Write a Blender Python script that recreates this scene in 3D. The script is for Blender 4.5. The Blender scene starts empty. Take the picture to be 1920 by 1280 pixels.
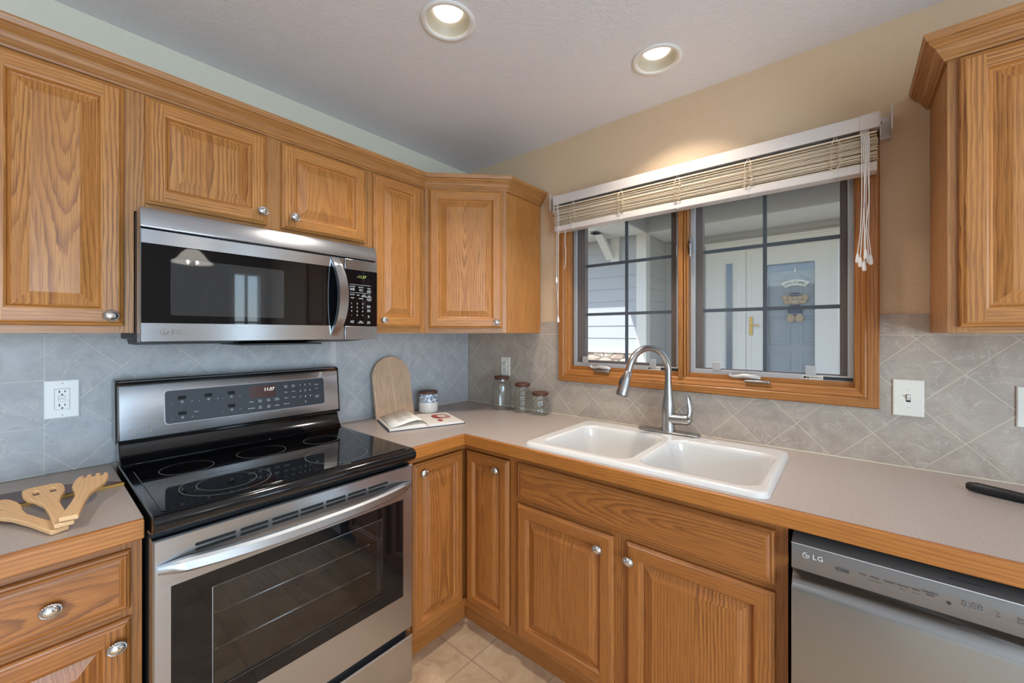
import bpy, bmesh, math, random
from mathutils import Vector, Matrix
scene = bpy.context.scene
COL = scene.collection
PI = math.pi

# ------------------------------------------------------------------ camera, world, sun, exposure
cam_d = bpy.data.cameras.new('camera'); cam = bpy.data.objects.new('camera', cam_d); COL.objects.link(cam)
cam.location = (1.985, -1.911, 1.372); cam.rotation_euler = (PI/2, 0, math.radians(39.9))
cam_d.sensor_width = 36; cam_d.lens = 753.6*36/1920; cam_d.shift_y = -16/1920
cam_d.clip_start = .02; cam_d.clip_end = 200
scene.camera = cam
vs = scene.view_settings
vs.view_transform = 'Standard'; vs.look = 'None'; vs.gamma = 1; vs.use_curve_mapping = False
vs.exposure = 0.1
W = bpy.data.worlds.new('world'); scene.world = W; W.use_nodes = True
_n = W.node_tree.nodes; _l = W.node_tree.links
sky = _n.new('ShaderNodeTexSky'); sky.sky_type = 'NISHITA'; sky.sun_disc = False
sky.sun_elevation = math.radians(52); sky.sun_rotation = math.radians(205)
_bg = _n['Background']; _bg.inputs[1].default_value = 0.48
_l.new(sky.outputs[0], _bg.inputs[0])
def lamp(name, kind, loc, energy, color, parent=None, rot=None, **kw):
    d = bpy.data.lights.new(name, kind); o = bpy.data.objects.new(name, d); COL.objects.link(o)
    o.location = loc; d.energy = energy; d.color = color
    if rot is not None: o.rotation_euler = rot
    for k, v in kw.items(): setattr(d, k, v)
    if parent: o.parent = parent
    return o
sun = lamp('sun', 'SUN', (0, 0, 8), 9.0, (1, .96, .9), angle=math.radians(.6))
sun.rotation_euler = Vector((-.333, -.694, 1)).to_track_quat('Z', 'Y').to_euler()
# daylight through the narrow east window, and fill from an added, unseen patio opening
EAST_X = 4.4
DAYC = (.58, .79, 1)
day1 = lamp('daylight', 'AREA', (EAST_X+.12, -.245, 1.5), 6, DAYC, rot=(0, PI/2, 0), shape='RECTANGLE', size=1.2, size_y=.34)
patio_fill = lamp('daylight', 'AREA', (EAST_X+.12, -2.75, 1.1), 150, DAYC, rot=(0, PI/2, 0), shape='RECTANGLE', size=2.0, size_y=2.4)  # added fill for the stove wall, placed clear of the steel reflections
DOWN_W, DOWN_COL = 5.5, (1, .92, .82)
cy = scene.cycles
cy.max_bounces = 10; cy.diffuse_bounces = 5; cy.glossy_bounces = 5; cy.transparent_max_bounces = 16; cy.transmission_bounces = 8
cy.caustics_reflective = False; cy.caustics_refractive = False; cy.sample_clamp_indirect = 6

# ------------------------------------------------------------------ node helpers and materials
def srgb(r, g, b):
    f = lambda c: (c/255/12.92) if c/255 <= .04045 else ((c/255+.055)/1.055)**2.4
    return (f(r), f(g), f(b), 1)
class NT:
    def __init__(s, name):
        s.m = bpy.data.materials.new(name); s.m.use_nodes = True
        s.n = s.m.node_tree.nodes; s.l = s.m.node_tree.links
        s.b = s.n['Principled BSDF']; s.out = s.n['Material Output']
    def set(s, sock, v):
        if isinstance(v, bpy.types.NodeSocket): s.l.new(v, sock)
        else: sock.default_value = v
    def P(s, **kw):
        for k, v in kw.items(): s.set(s.b.inputs[k.replace('_', ' ')], v)
        return s
    def node(s, t, **kw):
        n = s.n.new(t)
        for k, v in kw.items(): setattr(n, k, v)
        return n
    def math(s, op, a, b=None, c=None, clamp=False):
        n = s.node('ShaderNodeMath', operation=op, use_clamp=clamp); s.set(n.inputs[0], a)
        if b is not None: s.set(n.inputs[1], b)
        if c is not None: s.set(n.inputs[2], c)
        return n.outputs[0]
    def xyz(s, sock):
        n = s.node('ShaderNodeSeparateXYZ'); s.l.new(sock, n.inputs[0]); return n.outputs
    def comb(s, x, y, z=0.0):
        n = s.node('ShaderNodeCombineXYZ')
        for i, v in enumerate((x, y, z)): s.set(n.inputs[i], v)
        return n.outputs[0]
    def coord(s, what='Object'): return s.node('ShaderNodeTexCoord').outputs[what]
    def noise(s, vec, scale=1, detail=2, rough=.5, dist=0):
        n = s.node('ShaderNodeTexNoise'); s.l.new(vec, n.inputs['Vector'])
        n.inputs['Scale'].default_value = scale; n.inputs['Detail'].default_value = detail
        n.inputs['Roughness'].default_value = rough; n.inputs['Distortion'].default_value = dist
        return n.outputs[0]
    def ramp(s, fac, stops, interp='LINEAR'):
        n = s.node('ShaderNodeValToRGB'); s.l.new(fac, n.inputs[0]); cr = n.color_ramp; cr.interpolation = interp
        while len(cr.elements) < len(stops): cr.elements.new(.5)
        for e, (p, c) in zip(cr.elements, stops): e.position = p; e.color = c if len(c) == 4 else (*c, 1)
        return n.outputs[0]
    def mix(s, fac, a, b, blend='MIX'):
        n = s.node('ShaderNodeMix', data_type='RGBA', blend_type=blend)
        s.set(n.inputs[0], fac); s.set(n.inputs[6], a); s.set(n.inputs[7], b); return n.outputs[2]
    def remap(s, v, a, b, c=0., d=1., clamp=True):
        n = s.node('ShaderNodeMapRange', clamp=clamp); s.set(n.inputs[0], v)
        for i, x in enumerate((a, b, c, d)): n.inputs[i+1].default_value = x
        return n.outputs[0]
    def bump(s, h, strength=.3, dist=.002):
        n = s.node('ShaderNodeBump'); n.inputs['Strength'].default_value = strength; n.inputs['Distance'].default_value = dist
        s.l.new(h, n.inputs['Height']); s.l.new(n.outputs[0], s.b.inputs['Normal']); return s
def plain(name, col, rough=.5, metal=0, **kw):
    return NT(name).P(Base_Color=col, Roughness=rough, Metallic=metal, **kw).m

def oak(name, light, mid, dark, rough=.38, coat=.12):
    t = NT(name); u, v, _ = t.xyz(t.coord('UV'))
    n1 = t.noise(t.comb(t.math('MULTIPLY', u, .55), t.math('MULTIPLY', v, .8)), 1, 1)
    d = t.math('MULTIPLY', t.math('SUBTRACT', n1, .5), .42)
    r = t.math('SQRT', t.math('ADD', t.math('MULTIPLY', v, v), t.math('MULTIPLY', d, d)))
    w1 = t.noise(t.comb(t.math('MULTIPLY', u, 5), t.math('MULTIPLY', v, 22)), 1, 2)
    w2 = t.noise(t.comb(t.math('MULTIPLY', u, 12), t.math('MULTIPLY', v, 260)), 1, 1)
    r = t.math('ADD', r, t.math('MULTIPLY', t.math('SUBTRACT', w1, .5), .014))
    r = t.math('ADD', r, t.math('MULTIPLY', t.math('SUBTRACT', w2, .5), .0045))
    f = t.math('FRACT', t.math('DIVIDE', r, .0100))
    k = t.remap(t.noise(t.comb(t.math('MULTIPLY', u, 1.5), t.math('MULTIPLY', v, 14)), 1, 2), .36, .62, .35, 1)
    f = t.math('MULTIPLY', t.ramp(f, [(0, (0, 0, 0)), (.40, (.05, .05, .05)), (.66, (.45, .45, .45)), (.86, (1, 1, 1)), (.93, (1, 1, 1)), (1, (0, 0, 0))]), k)
    col = t.ramp(f, [(0, light), (.3, mid), (1, dark)])
    tone = t.noise(t.comb(t.math('MULTIPLY', u, 1.2), t.math('MULTIPLY', v, 9)), 1, 2)
    col = t.mix(t.remap(tone, .3, .75), col, mid)
    pores = t.noise(t.comb(t.math('MULTIPLY', u, 9), t.math('MULTIPLY', v, 600)), 1, 1)
    pm = t.remap(pores, .52, .68, 0, .6)
    col = t.mix(pm, col, dark)
    t.P(Base_Color=col, Roughness=t.remap(pores, .4, .8, rough, rough+.15), Coat_Weight=coat, Coat_Roughness=.22)
    t.bump(pores, -.12, .001)
    return t.m
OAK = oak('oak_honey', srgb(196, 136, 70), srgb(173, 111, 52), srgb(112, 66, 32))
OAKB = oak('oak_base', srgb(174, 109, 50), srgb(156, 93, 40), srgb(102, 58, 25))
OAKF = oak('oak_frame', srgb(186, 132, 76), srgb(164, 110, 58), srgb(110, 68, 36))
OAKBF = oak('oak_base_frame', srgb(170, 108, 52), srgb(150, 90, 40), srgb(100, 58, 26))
OAKT = oak('oak_window_stain', srgb(176, 116, 54), srgb(158, 98, 42), srgb(116, 68, 28), .4)
OAKE = oak('oak_counter_edge', srgb(186, 120, 52), srgb(168, 102, 41), srgb(118, 68, 28))
WALNUT = oak('walnut', srgb(98, 60, 42), srgb(82, 48, 34), srgb(56, 32, 24), .5, 0)
BEECH = oak('beech', srgb(226, 184, 136), srgb(220, 176, 128), srgb(204, 158, 110), .5, 0)
PALEWOOD = oak('pale_wood', srgb(218, 186, 156), srgb(206, 172, 142), srgb(172, 136, 106), .55, 0)

def paint(name, col, scale=140, strength=.35):
    t = NT(name); c = t.coord()
    n = t.noise(c, scale, 3, .55); n2 = t.noise(c, scale*.35, 2)
    t.P(Base_Color=col, Roughness=.62)
    t.bump(t.math('ADD', n, n2), strength, .004); return t.m
M_SAGE = paint('paint_sage', srgb(212, 205, 184))
M_FAR = paint('paint_far_room', srgb(170, 168, 166))
M_BEIGE = paint('paint_beige', srgb(211, 183, 150), 110, .5)
M_CEIL = paint('paint_ceiling', srgb(226, 225, 228), 150, .45)

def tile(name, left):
    t = NT(name); x, y, z = t.xyz(t.coord())
    a = y if left else x
    s0, d0, ps, pd = (.88, -1.405, .2225, .222) if left else (1.753, -.965, .2200, .2220)
    s = t.math('DIVIDE', t.math('SUBTRACT', t.math('ADD', a, z), s0), ps)
    d = t.math('DIVIDE', t.math('SUBTRACT', t.math('SUBTRACT', a, z), d0), pd)
    def joint(q, w): return t.math('MULTIPLY', t.math('ABSOLUTE', t.math('SUBTRACT', q, t.math('ROUND', q))), w)
    dd = t.math('MINIMUM', joint(s, .156), joint(d, .156))
    cid = t.comb(t.math('FLOOR', s), t.math('FLOOR', d))
    if left:
        st = t.math('LESS_THAN', a, -1.885)
        g1 = t.math('DIVIDE', t.math('ADD', a, 1.885), .1525); g2 = t.math('DIVIDE', t.math('SUBTRACT', z, 1.219), .1505)
        ds = t.math('MINIMUM', joint(g1, .1525), joint(g2, .1505))
        dm = t.node('ShaderNodeMix', data_type='FLOAT'); t.set(dm.inputs[0], st); t.set(dm.inputs[2], dd); t.set(dm.inputs[3], ds)
        dd = t.math('MINIMUM', dm.outputs[0], t.math('ABSOLUTE', t.math('ADD', a, 1.885)))
    top = t.math('GREATER_THAN', z, 1.3655)
    dt = t.node('ShaderNodeMix', data_type='FLOAT'); t.set(dt.inputs[0], top); t.set(dt.inputs[2], dd); dt.inputs[3].default_value = .05
    dd = t.math('MINIMUM', dt.outputs[0], t.math('ABSOLUTE', t.math('SUBTRACT', z, 1.3655)))
    grout = t.remap(dd, .0009, .0020, 1, 0)
    wn = t.node('ShaderNodeTexWhiteNoise'); t.l.new(cid, wn.inputs[0])
    c = t.coord()
    sl = t.noise(c, 9, 5, .6, 1.6)
    vein = t.math('ABSOLUTE', t.math('SUBTRACT', t.noise(c, 6, 4, .55, 2.2), .5))
    vm = t.remap(vein, .002, .010, .4, 0)
    fine = t.noise(t.comb(t.math('MULTIPLY', a, 60), t.math('MULTIPLY', z, 190)), 1, 3)
    base = t.ramp(sl, [(.3, srgb(160, 161, 163)), (.55, srgb(174, 175, 176)), (.8, srgb(188, 188, 188))] if left else [(.3, srgb(164, 149, 135)), (.55, srgb(178, 163, 148)), (.8, srgb(190, 175, 160))])  # same tile on both walls; left ramp has cool window light in its colour
    base = t.mix(t.remap(wn.outputs[0], 0, 1, 0, .22), base, srgb(150, 140, 134))
    base = t.mix(vm, base, srgb(204, 198, 190))
    base = t.mix(t.remap(fine, .55, .8, 0, .22), base, srgb(206, 200, 194))
    col = t.mix(grout, base, srgb(198, 197, 192) if left else srgb(204, 192, 172))  # left grout is cooled along with its tile
    t.P(Base_Color=col, Roughness=.5)
    h = t.math('ADD', t.math('MULTIPLY', sl, 1.3), t.math('MULTIPLY', fine, .25))
    h = t.math('SUBTRACT', h, t.math('MULTIPLY', grout, .35)); h = t.math('ADD', h, t.math('MULTIPLY', vm, .15))
    t.bump(h, .55, .005); return t.m
M_TILEL, M_TILER = tile('slate_tile_cool_lit', True), tile('slate_tile_right', False)

def floor_mat():
    t = NT('floor_tile'); x, y, z = t.xyz(t.coord()); P = .3065
    gx = t.math('DIVIDE', t.math('SUBTRACT', x, .774), P); gy = t.math('DIVIDE', t.math('ADD', y, .727), P)
    jx = t.math('ABSOLUTE', t.math('SUBTRACT', gx, t.math('ROUND', gx))); jy = t.math('ABSOLUTE', t.math('SUBTRACT', gy, t.math('ROUND', gy)))
    g = t.remap(t.math('MULTIPLY', t.math('MINIMUM', jx, jy), P), .002, .0035, 1, 0)
    c = t.coord(); n = t.noise(c, 7, 6, .65, .8)
    base = t.ramp(n, [(.3, srgb(170, 138, 108)), (.5, srgb(192, 162, 130)), (.75, srgb(210, 184, 154))])
    t.P(Base_Color=t.mix(g, base, srgb(160, 134, 108)), Roughness=.4)
    t.bump(g, -.4, .002); return t.m
M_FLOOR = floor_mat()
def laminate():
    t = NT('laminate_taupe'); c = t.coord()
    n = t.noise(c, 420, 2); n2 = t.noise(c, 900, 1)
    col = t.ramp(n, [(.32, srgb(150, 136, 127)), (.5, srgb(172, 158, 149)), (.68, srgb(192, 179, 171))])
    t.P(Base_Color=col, Roughness=t.remap(n2, .3, .7, .28, .42)); t.bump(n2, .08, .001); return t.m
M_LAM = laminate()

def steel(name, col=(.50, .515, .545, 1), rough=.25, aniso=.7, streak=(2, 2, 420)):
    t = NT(name); x, y, z = t.xyz(t.coord())
    n = t.noise(t.comb(*[t.math('MULTIPLY', q, k) for q, k in zip((x, y, z), streak)]), 1, 2)
    tg = t.node('ShaderNodeTangent', direction_type='RADIAL', axis='Z')
    t.P(Base_Color=col, Metallic=1., Roughness=t.remap(n, .3, .7, rough-.02, rough+.02), Anisotropic=aniso, Anisotropic_Rotation=.25, Tangent=tg.outputs[0])
    return t.m
M_STEEL = steel('brushed_steel')
M_STEELH = steel('brushed_steel_handle', (.46, .47, .48, 1), .42, .4)
M_STEELD = steel('brushed_steel_dark', (.26, .255, .25, 1), .3, .7)
M_STEELW = steel('brushed_steel_dishwasher', (.34, .335, .33, 1), .25, .75)
M_NICKEL = plain('brushed_nickel', (.43, .42, .41, 1), .22, 1.)
M_PEWTER = plain('satin_pewter', (.42, .41, .40, 1), .32, 1.)
M_ALU = plain('aluminium_grey', srgb(176, 174, 174), .4, .3)
M_CHROME = plain('chrome', (.75, .75, .75, 1), .12, 1.)
M_BLACK = plain('black_enamel', (.004, .004, .005, 1), .10, 0, Coat_Weight=.2, Coat_Roughness=.04)
M_BGLASS = plain('black_glass', (.004, .004, .005, 1), .025)
M_BMATTE = plain('black_plastic', (.012, .012, .013, 1), .45)
M_PANEL = plain('charcoal_panel', srgb(52, 54, 60), .28)
M_WHITE = plain('white_plastic', srgb(232, 230, 226), .4)
M_SINK = plain('white_enamel', srgb(212, 209, 205), .12, 0, Coat_Weight=.5, Coat_Roughness=.05)
M_IVORY = plain('ivory_plastic', srgb(226, 220, 208), .38)
M_SLOT = plain('dark_slot', (.004, .004, .004, 1), .8)
M_INK = plain('pale_print', srgb(214, 214, 214), .5)
M_INKD = plain('dark_print', srgb(38, 36, 36), .5)
M_SLATW = plain('blind_slat', srgb(222, 202, 176), .45)
M_RAILW = plain('blind_rail', srgb(206, 195, 187), .42)
M_LADR = plain('ladder_cord_tan', srgb(226, 206, 180), .7)
M_CORD = plain('cord_white', srgb(236, 232, 226), .7)
M_BROWN = plain('sash_brown', srgb(112, 92, 84), .5)
M_MUNT = plain('muntin_slate', srgb(62, 72, 86), .5)
def emit(name, col, k):
    t = NT(name); t.P(Base_Color=(0, 0, 0, 1), Emission_Color=col, Emission_Strength=k); return t.m
M_LENS = emit('lamp_lens', (1, .95, .87, 1), 2.6)
M_LEDW = emit('display_white', (1, .95, .9, 1), 1.3)
M_LEDG = emit('display_green', (.75, .95, .25, 1), .8)
def pane(name, tint=(1, 1, 1, 1), gloss=1.0):
    t = NT(name); tr = t.node('ShaderNodeBsdfTransparent'); tr.inputs[0].default_value = tint
    gl = t.node('ShaderNodeBsdfGlossy'); gl.inputs['Roughness'].default_value = .01
    fr = t.node('ShaderNodeLayerWeight'); fr.inputs[0].default_value = .5
    fr = t.math('ADD', t.math('MULTIPLY', t.math('POWER', fr.outputs[1], 5), .9), .045)
    mx = t.node('ShaderNodeMixShader'); t.l.new(t.math('MULTIPLY', fr, gloss, clamp=True), mx.inputs[0])
    t.l.new(tr.outputs[0], mx.inputs[1]); t.l.new(gl.outputs[0], mx.inputs[2]); t.l.new(mx.outputs[0], t.out.inputs[0]); return t.m
M_PANE = pane('window_pane', (.93, .96, .97, 1))
M_OVENG = pane('oven_window', (.40, .39, .38, 1), 2.2)
M_JAR = pane('jar_glass', (.975, .985, .98, 1), 1.1)
def screen_mat():
    t = NT('insect_screen'); tr = t.node('ShaderNodeBsdfTransparent'); df = t.node('ShaderNodeBsdfDiffuse'); df.inputs[0].default_value = srgb(112, 114, 114)
    mx = t.node('ShaderNodeMixShader'); mx.inputs[0].default_value = .28
    t.l.new(tr.outputs[0], mx.inputs[1]); t.l.new(df.outputs[0], mx.inputs[2]); t.l.new(mx.outputs[0], t.out.inputs[0]); return t.m
M_SCREEN = screen_mat()
def siding(name, col, pitch=.19):
    t = NT(name); x, y, z = t.xyz(t.coord())
    n = t.noise(t.comb(t.math('MULTIPLY', x, 3), t.math('MULTIPLY', z, 60), t.math('MULTIPLY', y, 3)), 1, 2)
    t.P(Base_Color=col, Roughness=.7); t.bump(n, .2, .003); return t.m
M_SIDE = siding('siding_blue_grey', srgb(166, 170, 174))
M_SIDEP = siding('siding_porch', srgb(168, 168, 166))
M_EXW = plain('exterior_white', srgb(208, 207, 200), .6)
M_DOORG = plain('door_grey', srgb(146, 155, 160), .5)
M_BRASS = plain('brass', srgb(200, 168, 90), .3, .8)

# ------------------------------------------------------------------ mesh builder
RND = random.Random(11)
def rofs(): return (RND.uniform(0, 40), RND.choice((-1, 1))*RND.uniform(.13, .24))
def pofs(): return (RND.uniform(0, 40), RND.uniform(-.02, .02))
X, Y, Z = Vector((1, 0, 0)), Vector((0, 1, 0)), Vector((0, 0, 1))
class MB:
    def __init__(s): s.bm = bmesh.new(); s.uv = s.bm.loops.layers.uv.new('UVMap'); s.mats = []
    def mi(s, m):
        if m not in s.mats: s.mats.append(m)
        return s.mats.index(m)
    def face(s, vs, m, grain=None, off=(0, 0), c=None, smooth=False):
        try: f = s.bm.faces.new(vs)
        except ValueError: return None
        f.material_index = s.mi(m); f.smooth = smooth
        if grain is not None:
            f.normal_update(); n = f.normal; g = grain
            if abs(n.dot(g)) > .9: g = X if abs(n.dot(X)) < .9 else Z
            cr = g.cross(n)
            if max(cr, key=abs) < 0: cr = -cr
            for lp in f.loops:
                p = lp.vert.co - (c or Vector())
                lp[s.uv].uv = (p.dot(g)+off[0], p.dot(cr)+off[1])
        return f
    def quad(s, pts, m, grain=None, off=(0, 0), c=None):
        return s.face([s.bm.verts.new(Vector(p)) for p in pts], m, grain, off, c)
    def box(s, x0, x1, y0, y1, z0, z1, m, grain=None, off=None):
        v = [s.bm.verts.new((x, y, z)) for z in (z0, z1) for y in (y0, y1) for x in (x0, x1)]
        off = off or rofs(); c = Vector(((x0+x1)/2, (y0+y1)/2, (z0+z1)/2))
        for i in ((0, 2, 3, 1), (4, 5, 7, 6), (0, 1, 5, 4), (2, 6, 7, 3), (0, 4, 6, 2), (1, 3, 7, 5)):
            s.face([v[k] for k in i], m, grain, off, c)
        return s
    def rings(s, x0, x1, z0, z1, yf, prof, m, center=None, grained=True, same=None, so=None):
        """nested rectangles: prof = (inset, depth out of the plane y = yf towards -y)"""
        offs = [rofs() for _ in range(4)]
        R = [[(x0+i, yf-d, z0+i), (x1-i, yf-d, z0+i), (x1-i, yf-d, z1-i), (x0+i, yf-d, z1-i)] for i, d in prof]
        for A, B in zip(R, R[1:]):
            for k in range(4):
                j = (k+1) % 4
                s.quad([A[k], A[j], B[j], B[k]], m, (same or (X if k % 2 == 0 else Z)) if grained else None, so or offs[k], Vector(((x0+x1)/2, 0, 0)) if so else None)
        if center: s.quad(R[-1], center, same or Z if grained else None, so or pofs(), Vector(((x0+x1)/2, 0, 0)))
    def prism(s, poly, axis, a0, a1, m, grain=None, smooth=False):
        """poly of 2-D points; axis 0: (y,z) along x, 1: (x,z) along y, 2: (x,y) along z"""
        def P(p, a): return [(a, p[0], p[1]), (p[0], a, p[1]), (p[0], p[1], a)][axis]
        A = [s.bm.verts.new(P(p, a0)) for p in poly]; B = [s.bm.verts.new(P(p, a1)) for p in poly]; off = rofs(); n = len(poly)
        for k in range(n): s.face([A[k], A[(k+1) % n], B[(k+1) % n], B[k]], m, grain, off, smooth=smooth)
        s.face(A[::-1], m, grain, off); s.face(B, m, grain, off)
        return s
    def lathe(s, prof, c, m, seg=32, axis='z', sx=1, sy=1, caps=True, mats=None):
        c = Vector(c); L = []
        for r, h in prof:
            ring = []
            for k in range(seg):
                a = 2*PI*k/seg; p = (r*math.cos(a)*sx, r*math.sin(a)*sy, h)
                if axis == 'y': p = (p[0], -p[2], p[1])
                if axis == 'x': p = (p[2], p[0], p[1])
                ring.append(s.bm.verts.new(c+Vector(p)))
            L.append(ring)
        for i, (A, B) in enumerate(zip(L, L[1:])):
            for k in range(seg):
                s.face([A[k], A[(k+1) % seg], B[(k+1) % seg], B[k]], mats[i] if mats else m, smooth=True)
        if caps:
            s.face(L[0][::-1], mats[0] if mats else m); s.face(L[-1], mats[-1] if mats else m)
        return s
    def tube(s, pts, r, m, seg=10, caps=True):
        pts = [Vector(p) for p in pts]; n = len(pts); rr = r if isinstance(r, (list, tuple)) else [r]*n
        ref = None; L = []
        for i, p in enumerate(pts):
            t = (pts[min(i+1, n-1)]-pts[max(i-1, 0)]).normalized()
            if ref is None: ref = t.orthogonal().normalized()
            ref = (ref-t*ref.dot(t)).normalized(); b = t.cross(ref)
            q = rr[i]; qa, qb = q if isinstance(q, (list, tuple)) else (q, q)
            L.append([s.bm.verts.new(p+ref*math.cos(2*PI*k/seg)*qa+b*math.sin(2*PI*k/seg)*qb) for k in range(seg)])
        for A, B in zip(L, L[1:]):
            for k in range(seg): s.face([A[k], A[(k+1) % seg], B[(k+1) % seg], B[k]], m, smooth=True)
        if caps: s.face(L[0][::-1], m); s.face(L[-1], m)
        return s
    def sweep(s, path, prof, m, closed_prof=True):
        """path: plan points (x,y), left side of travel is outward; prof: (out,z)"""
        P = [Vector((*p, 0)) for p in path]; n = len(P); Ls = []
        for i, p in enumerate(P):
            d0 = (P[i]-P[i-1]).normalized() if i else None; d1 = (P[i+1]-P[i]).normalized() if i < n-1 else None
            n0 = Vector((d0.y, -d0.x, 0)) if d0 else None; n1 = Vector((d1.y, -d1.x, 0)) if d1 else None
            if n0 is None: mdir = n1
            elif n1 is None: mdir = n0
            else: mdir = (n0+n1).normalized(); mdir = mdir/mdir.dot(n0)
            Ls.append([p+mdir*o+Z*z for o, z in prof])
        k = len(prof)
        for A, B in zip(Ls, Ls[1:]):
            off = rofs(); g = (B[0]-A[0]).normalized(); c0 = 0
            for j in range(k):
                q = (j+1) % k
                c0 += (Vector((prof[q][0]-prof[j][0], prof[q][1]-prof[j][1]))).length
                s.quad([A[j], B[j], B[q], A[q]], m, g, (off[0], off[1]+c0))
        s.quad(Ls[0][::-1], m, X, rofs()); s.quad(Ls[-1], m, X, rofs())
        return s
    def text(s, txt, x, z, y, h, m, align='CENTER', shear=0, space=1.0, bold=0, rotz=None):
        cu = bpy.data.curves.new('t', 'FONT'); cu.body = txt; cu.size = h*1.38; cu.align_x = align; cu.align_y = 'CENTER'; cu.shear = shear; cu.space_character = space; cu.offset = bold
        cu.resolution_u = 2
        ob = bpy.data.objects.new('t', cu); COL.objects.link(ob)
        me = bpy.data.meshes.new_from_object(ob.evaluated_get(bpy.context.evaluated_depsgraph_get()))
        mi = s.mi(m); V = [s.bm.verts.new((x+v.co.x, y, z+v.co.y)) for v in me.vertices]
        for p in me.polygons:
            try: f = s.bm.faces.new([V[i] for i in p.vertices]); f.material_index = mi
            except ValueError: pass
        bpy.data.objects.remove(ob); bpy.data.curves.remove(cu); bpy.data.meshes.remove(me)
        return s
    def move(s, M):
        bmesh.ops.transform(s.bm, matrix=M, verts=s.bm.verts); return s
    def build(s, name, parent=None, bevel=0, seg=2, sharp=40, smooth=None, loc=None, rot=None, fix=True, label=None, kind=None):
        if fix: bmesh.ops.recalc_face_normals(s.bm, faces=s.bm.faces)
        me = bpy.data.meshes.new(name); s.bm.to_mesh(me); s.bm.free()
        for m in s.mats: me.materials.append(m)
        o = bpy.data.objects.new(name, me); COL.objects.link(o)
        if parent: o.parent = parent
        if loc is not None: o.location = loc
        if rot is not None: o.rotation_euler = rot
        if bevel:
            b = o.modifiers.new('bevel', 'BEVEL'); b.width = bevel; b.segments = seg; b.limit_method = 'ANGLE'; b.angle_limit = math.radians(50)
            smooth = True if smooth is None else smooth
        if smooth:
            for p in me.polygons: p.use_smooth = True
        me.set_sharp_from_angle(angle=math.radians(sharp))
        if label: o['label'] = label
        if kind: o['kind'] = kind
        return o
def thing(name, label, cat, loc=(0, 0, 0), rz=0, group=None, kind=None):
    o = bpy.data.objects.new(name, None); COL.objects.link(o); o.location = loc; o.rotation_euler = (0, 0, rz); o.empty_display_size = .05
    tag(o, label, cat, group, kind); return o
def tag(o, label=None, cat=None, group=None, kind=None):
    for k, v in (('label', label), ('category', cat), ('group', group), ('kind', kind)):
        if v: o[k] = v
    return o
def share(src, name, parent, loc=(0, 0, 0), rot=(0, 0, 0)):
    o = src.copy(); o.name = name; COL.objects.link(o); o.parent = parent; o.location = loc; o.rotation_euler = rot; return o
LEFT = PI/2      # things on the stove wall: local x -> world +y, local -y -> world +x

# ------------------------------------------------------------------ room shell
CZ, BACK_Y = 2.46, -4.2
L1, L2 = (.913, -.977), (1.400, -.313)          # recessed lights in view
L3, L4, L5, L6 = (3.3, -2.0), (1.3, -2.6), (2.7, -3.3), (3.7, -2.3)  # added unseen lights that brighten the room from behind the camera
def struct(name, mb, **kw):
    o = mb.build(name, **kw); o['kind'] = 'structure'; return o
mb = MB(); mb.box(-.15, EAST_X+.15, BACK_Y-.15, .15, -.1, 0, M_FLOOR); struct('floor', mb)
def ceiling():
    bm = bmesh.new(); es = []
    def loop(pts):
        v = [bm.verts.new((x, y, CZ)) for x, y in pts]
        for k in range(len(v)): es.append(bm.edges.new((v[k], v[(k+1) % len(v)])))
    loop([(-.15, BACK_Y-.15), (EAST_X+.15, BACK_Y-.15), (EAST_X+.15, .15), (-.15, .15)])
    for c in (L1, L2, L3, L4, L5, L6): loop([(c[0]+.074*math.cos(2*PI*k/40), c[1]+.074*math.sin(2*PI*k/40)) for k in range(40)])
    bmesh.ops.triangle_fill(bm, use_beauty=True, use_dissolve=False, edges=es)
    for f in bm.faces:
        f.normal_update()
        if f.normal.z > 0: f.normal_flip()
    m = MB(); m.bm.free(); m.bm = bm; m.mats = [M_CEIL]; return m
struct('ceiling', ceiling(), fix=False)
mb = MB(); mb.box(-.15, -.009, BACK_Y-.15, .15, 0, CZ, M_SAGE); struct('wall_left', mb)
HX0, HX1, HZ0, HZ1 = .775, 2.045, 1.135, 2.065   # rough opening of the window
mb = MB()
mb.box(-.009, HX0, .009, .15, 0, CZ, M_BEIGE); mb.box(HX1, EAST_X, .009, .15, 0, CZ, M_BEIGE)
mb.box(HX0, HX1, .009, .15, 0, HZ0, M_BEIGE); mb.box(HX0, HX1, .009, .15, HZ1, CZ, M_BEIGE)
struct('wall_right', mb)
mb = MB(); mb.box(-.009, EAST_X, BACK_Y-.15, BACK_Y, 0, CZ, M_FAR); struct('wall_back', mb)
mb = MB(); ex0, ex1 = EAST_X, EAST_X+.15; wins = [(-4.0, -1.5, .04, 2.12), (-.43, -.06, .88, 2.12)]  # first opening is added to let in light, second shows in reflections
mb.box(ex0, ex1, BACK_Y, .15, 2.12, CZ, M_FAR); mb.box(ex0, ex1, -.43, -.06, 0, .88, M_FAR); mb.box(ex0, ex1, -4.0, -1.5, 0, .04, M_FAR)
for a, b in ((BACK_Y, -4.0), (-1.5, -.43), (-.06, .15)): mb.box(ex0, ex1, a, b, 0, 2.12, M_FAR)
struct('wall_east', mb)
dr_ = thing('added_door_1', 'white panelled door behind the viewer, added for streaks in the steel reflections', 'door', (2.75, BACK_Y, 0), PI, kind='structure')
m = MB(); m.rings(-.47, .47, -.06, 2.12, 0, [(0, 0), (0, .02), (.07, .025), (.07, .004)], M_EXW, grained=False, center=M_EXW); m.build('door_casing', dr_)  # unseen door, added as a bright reflector for streaks in the steel
m = MB()
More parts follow.
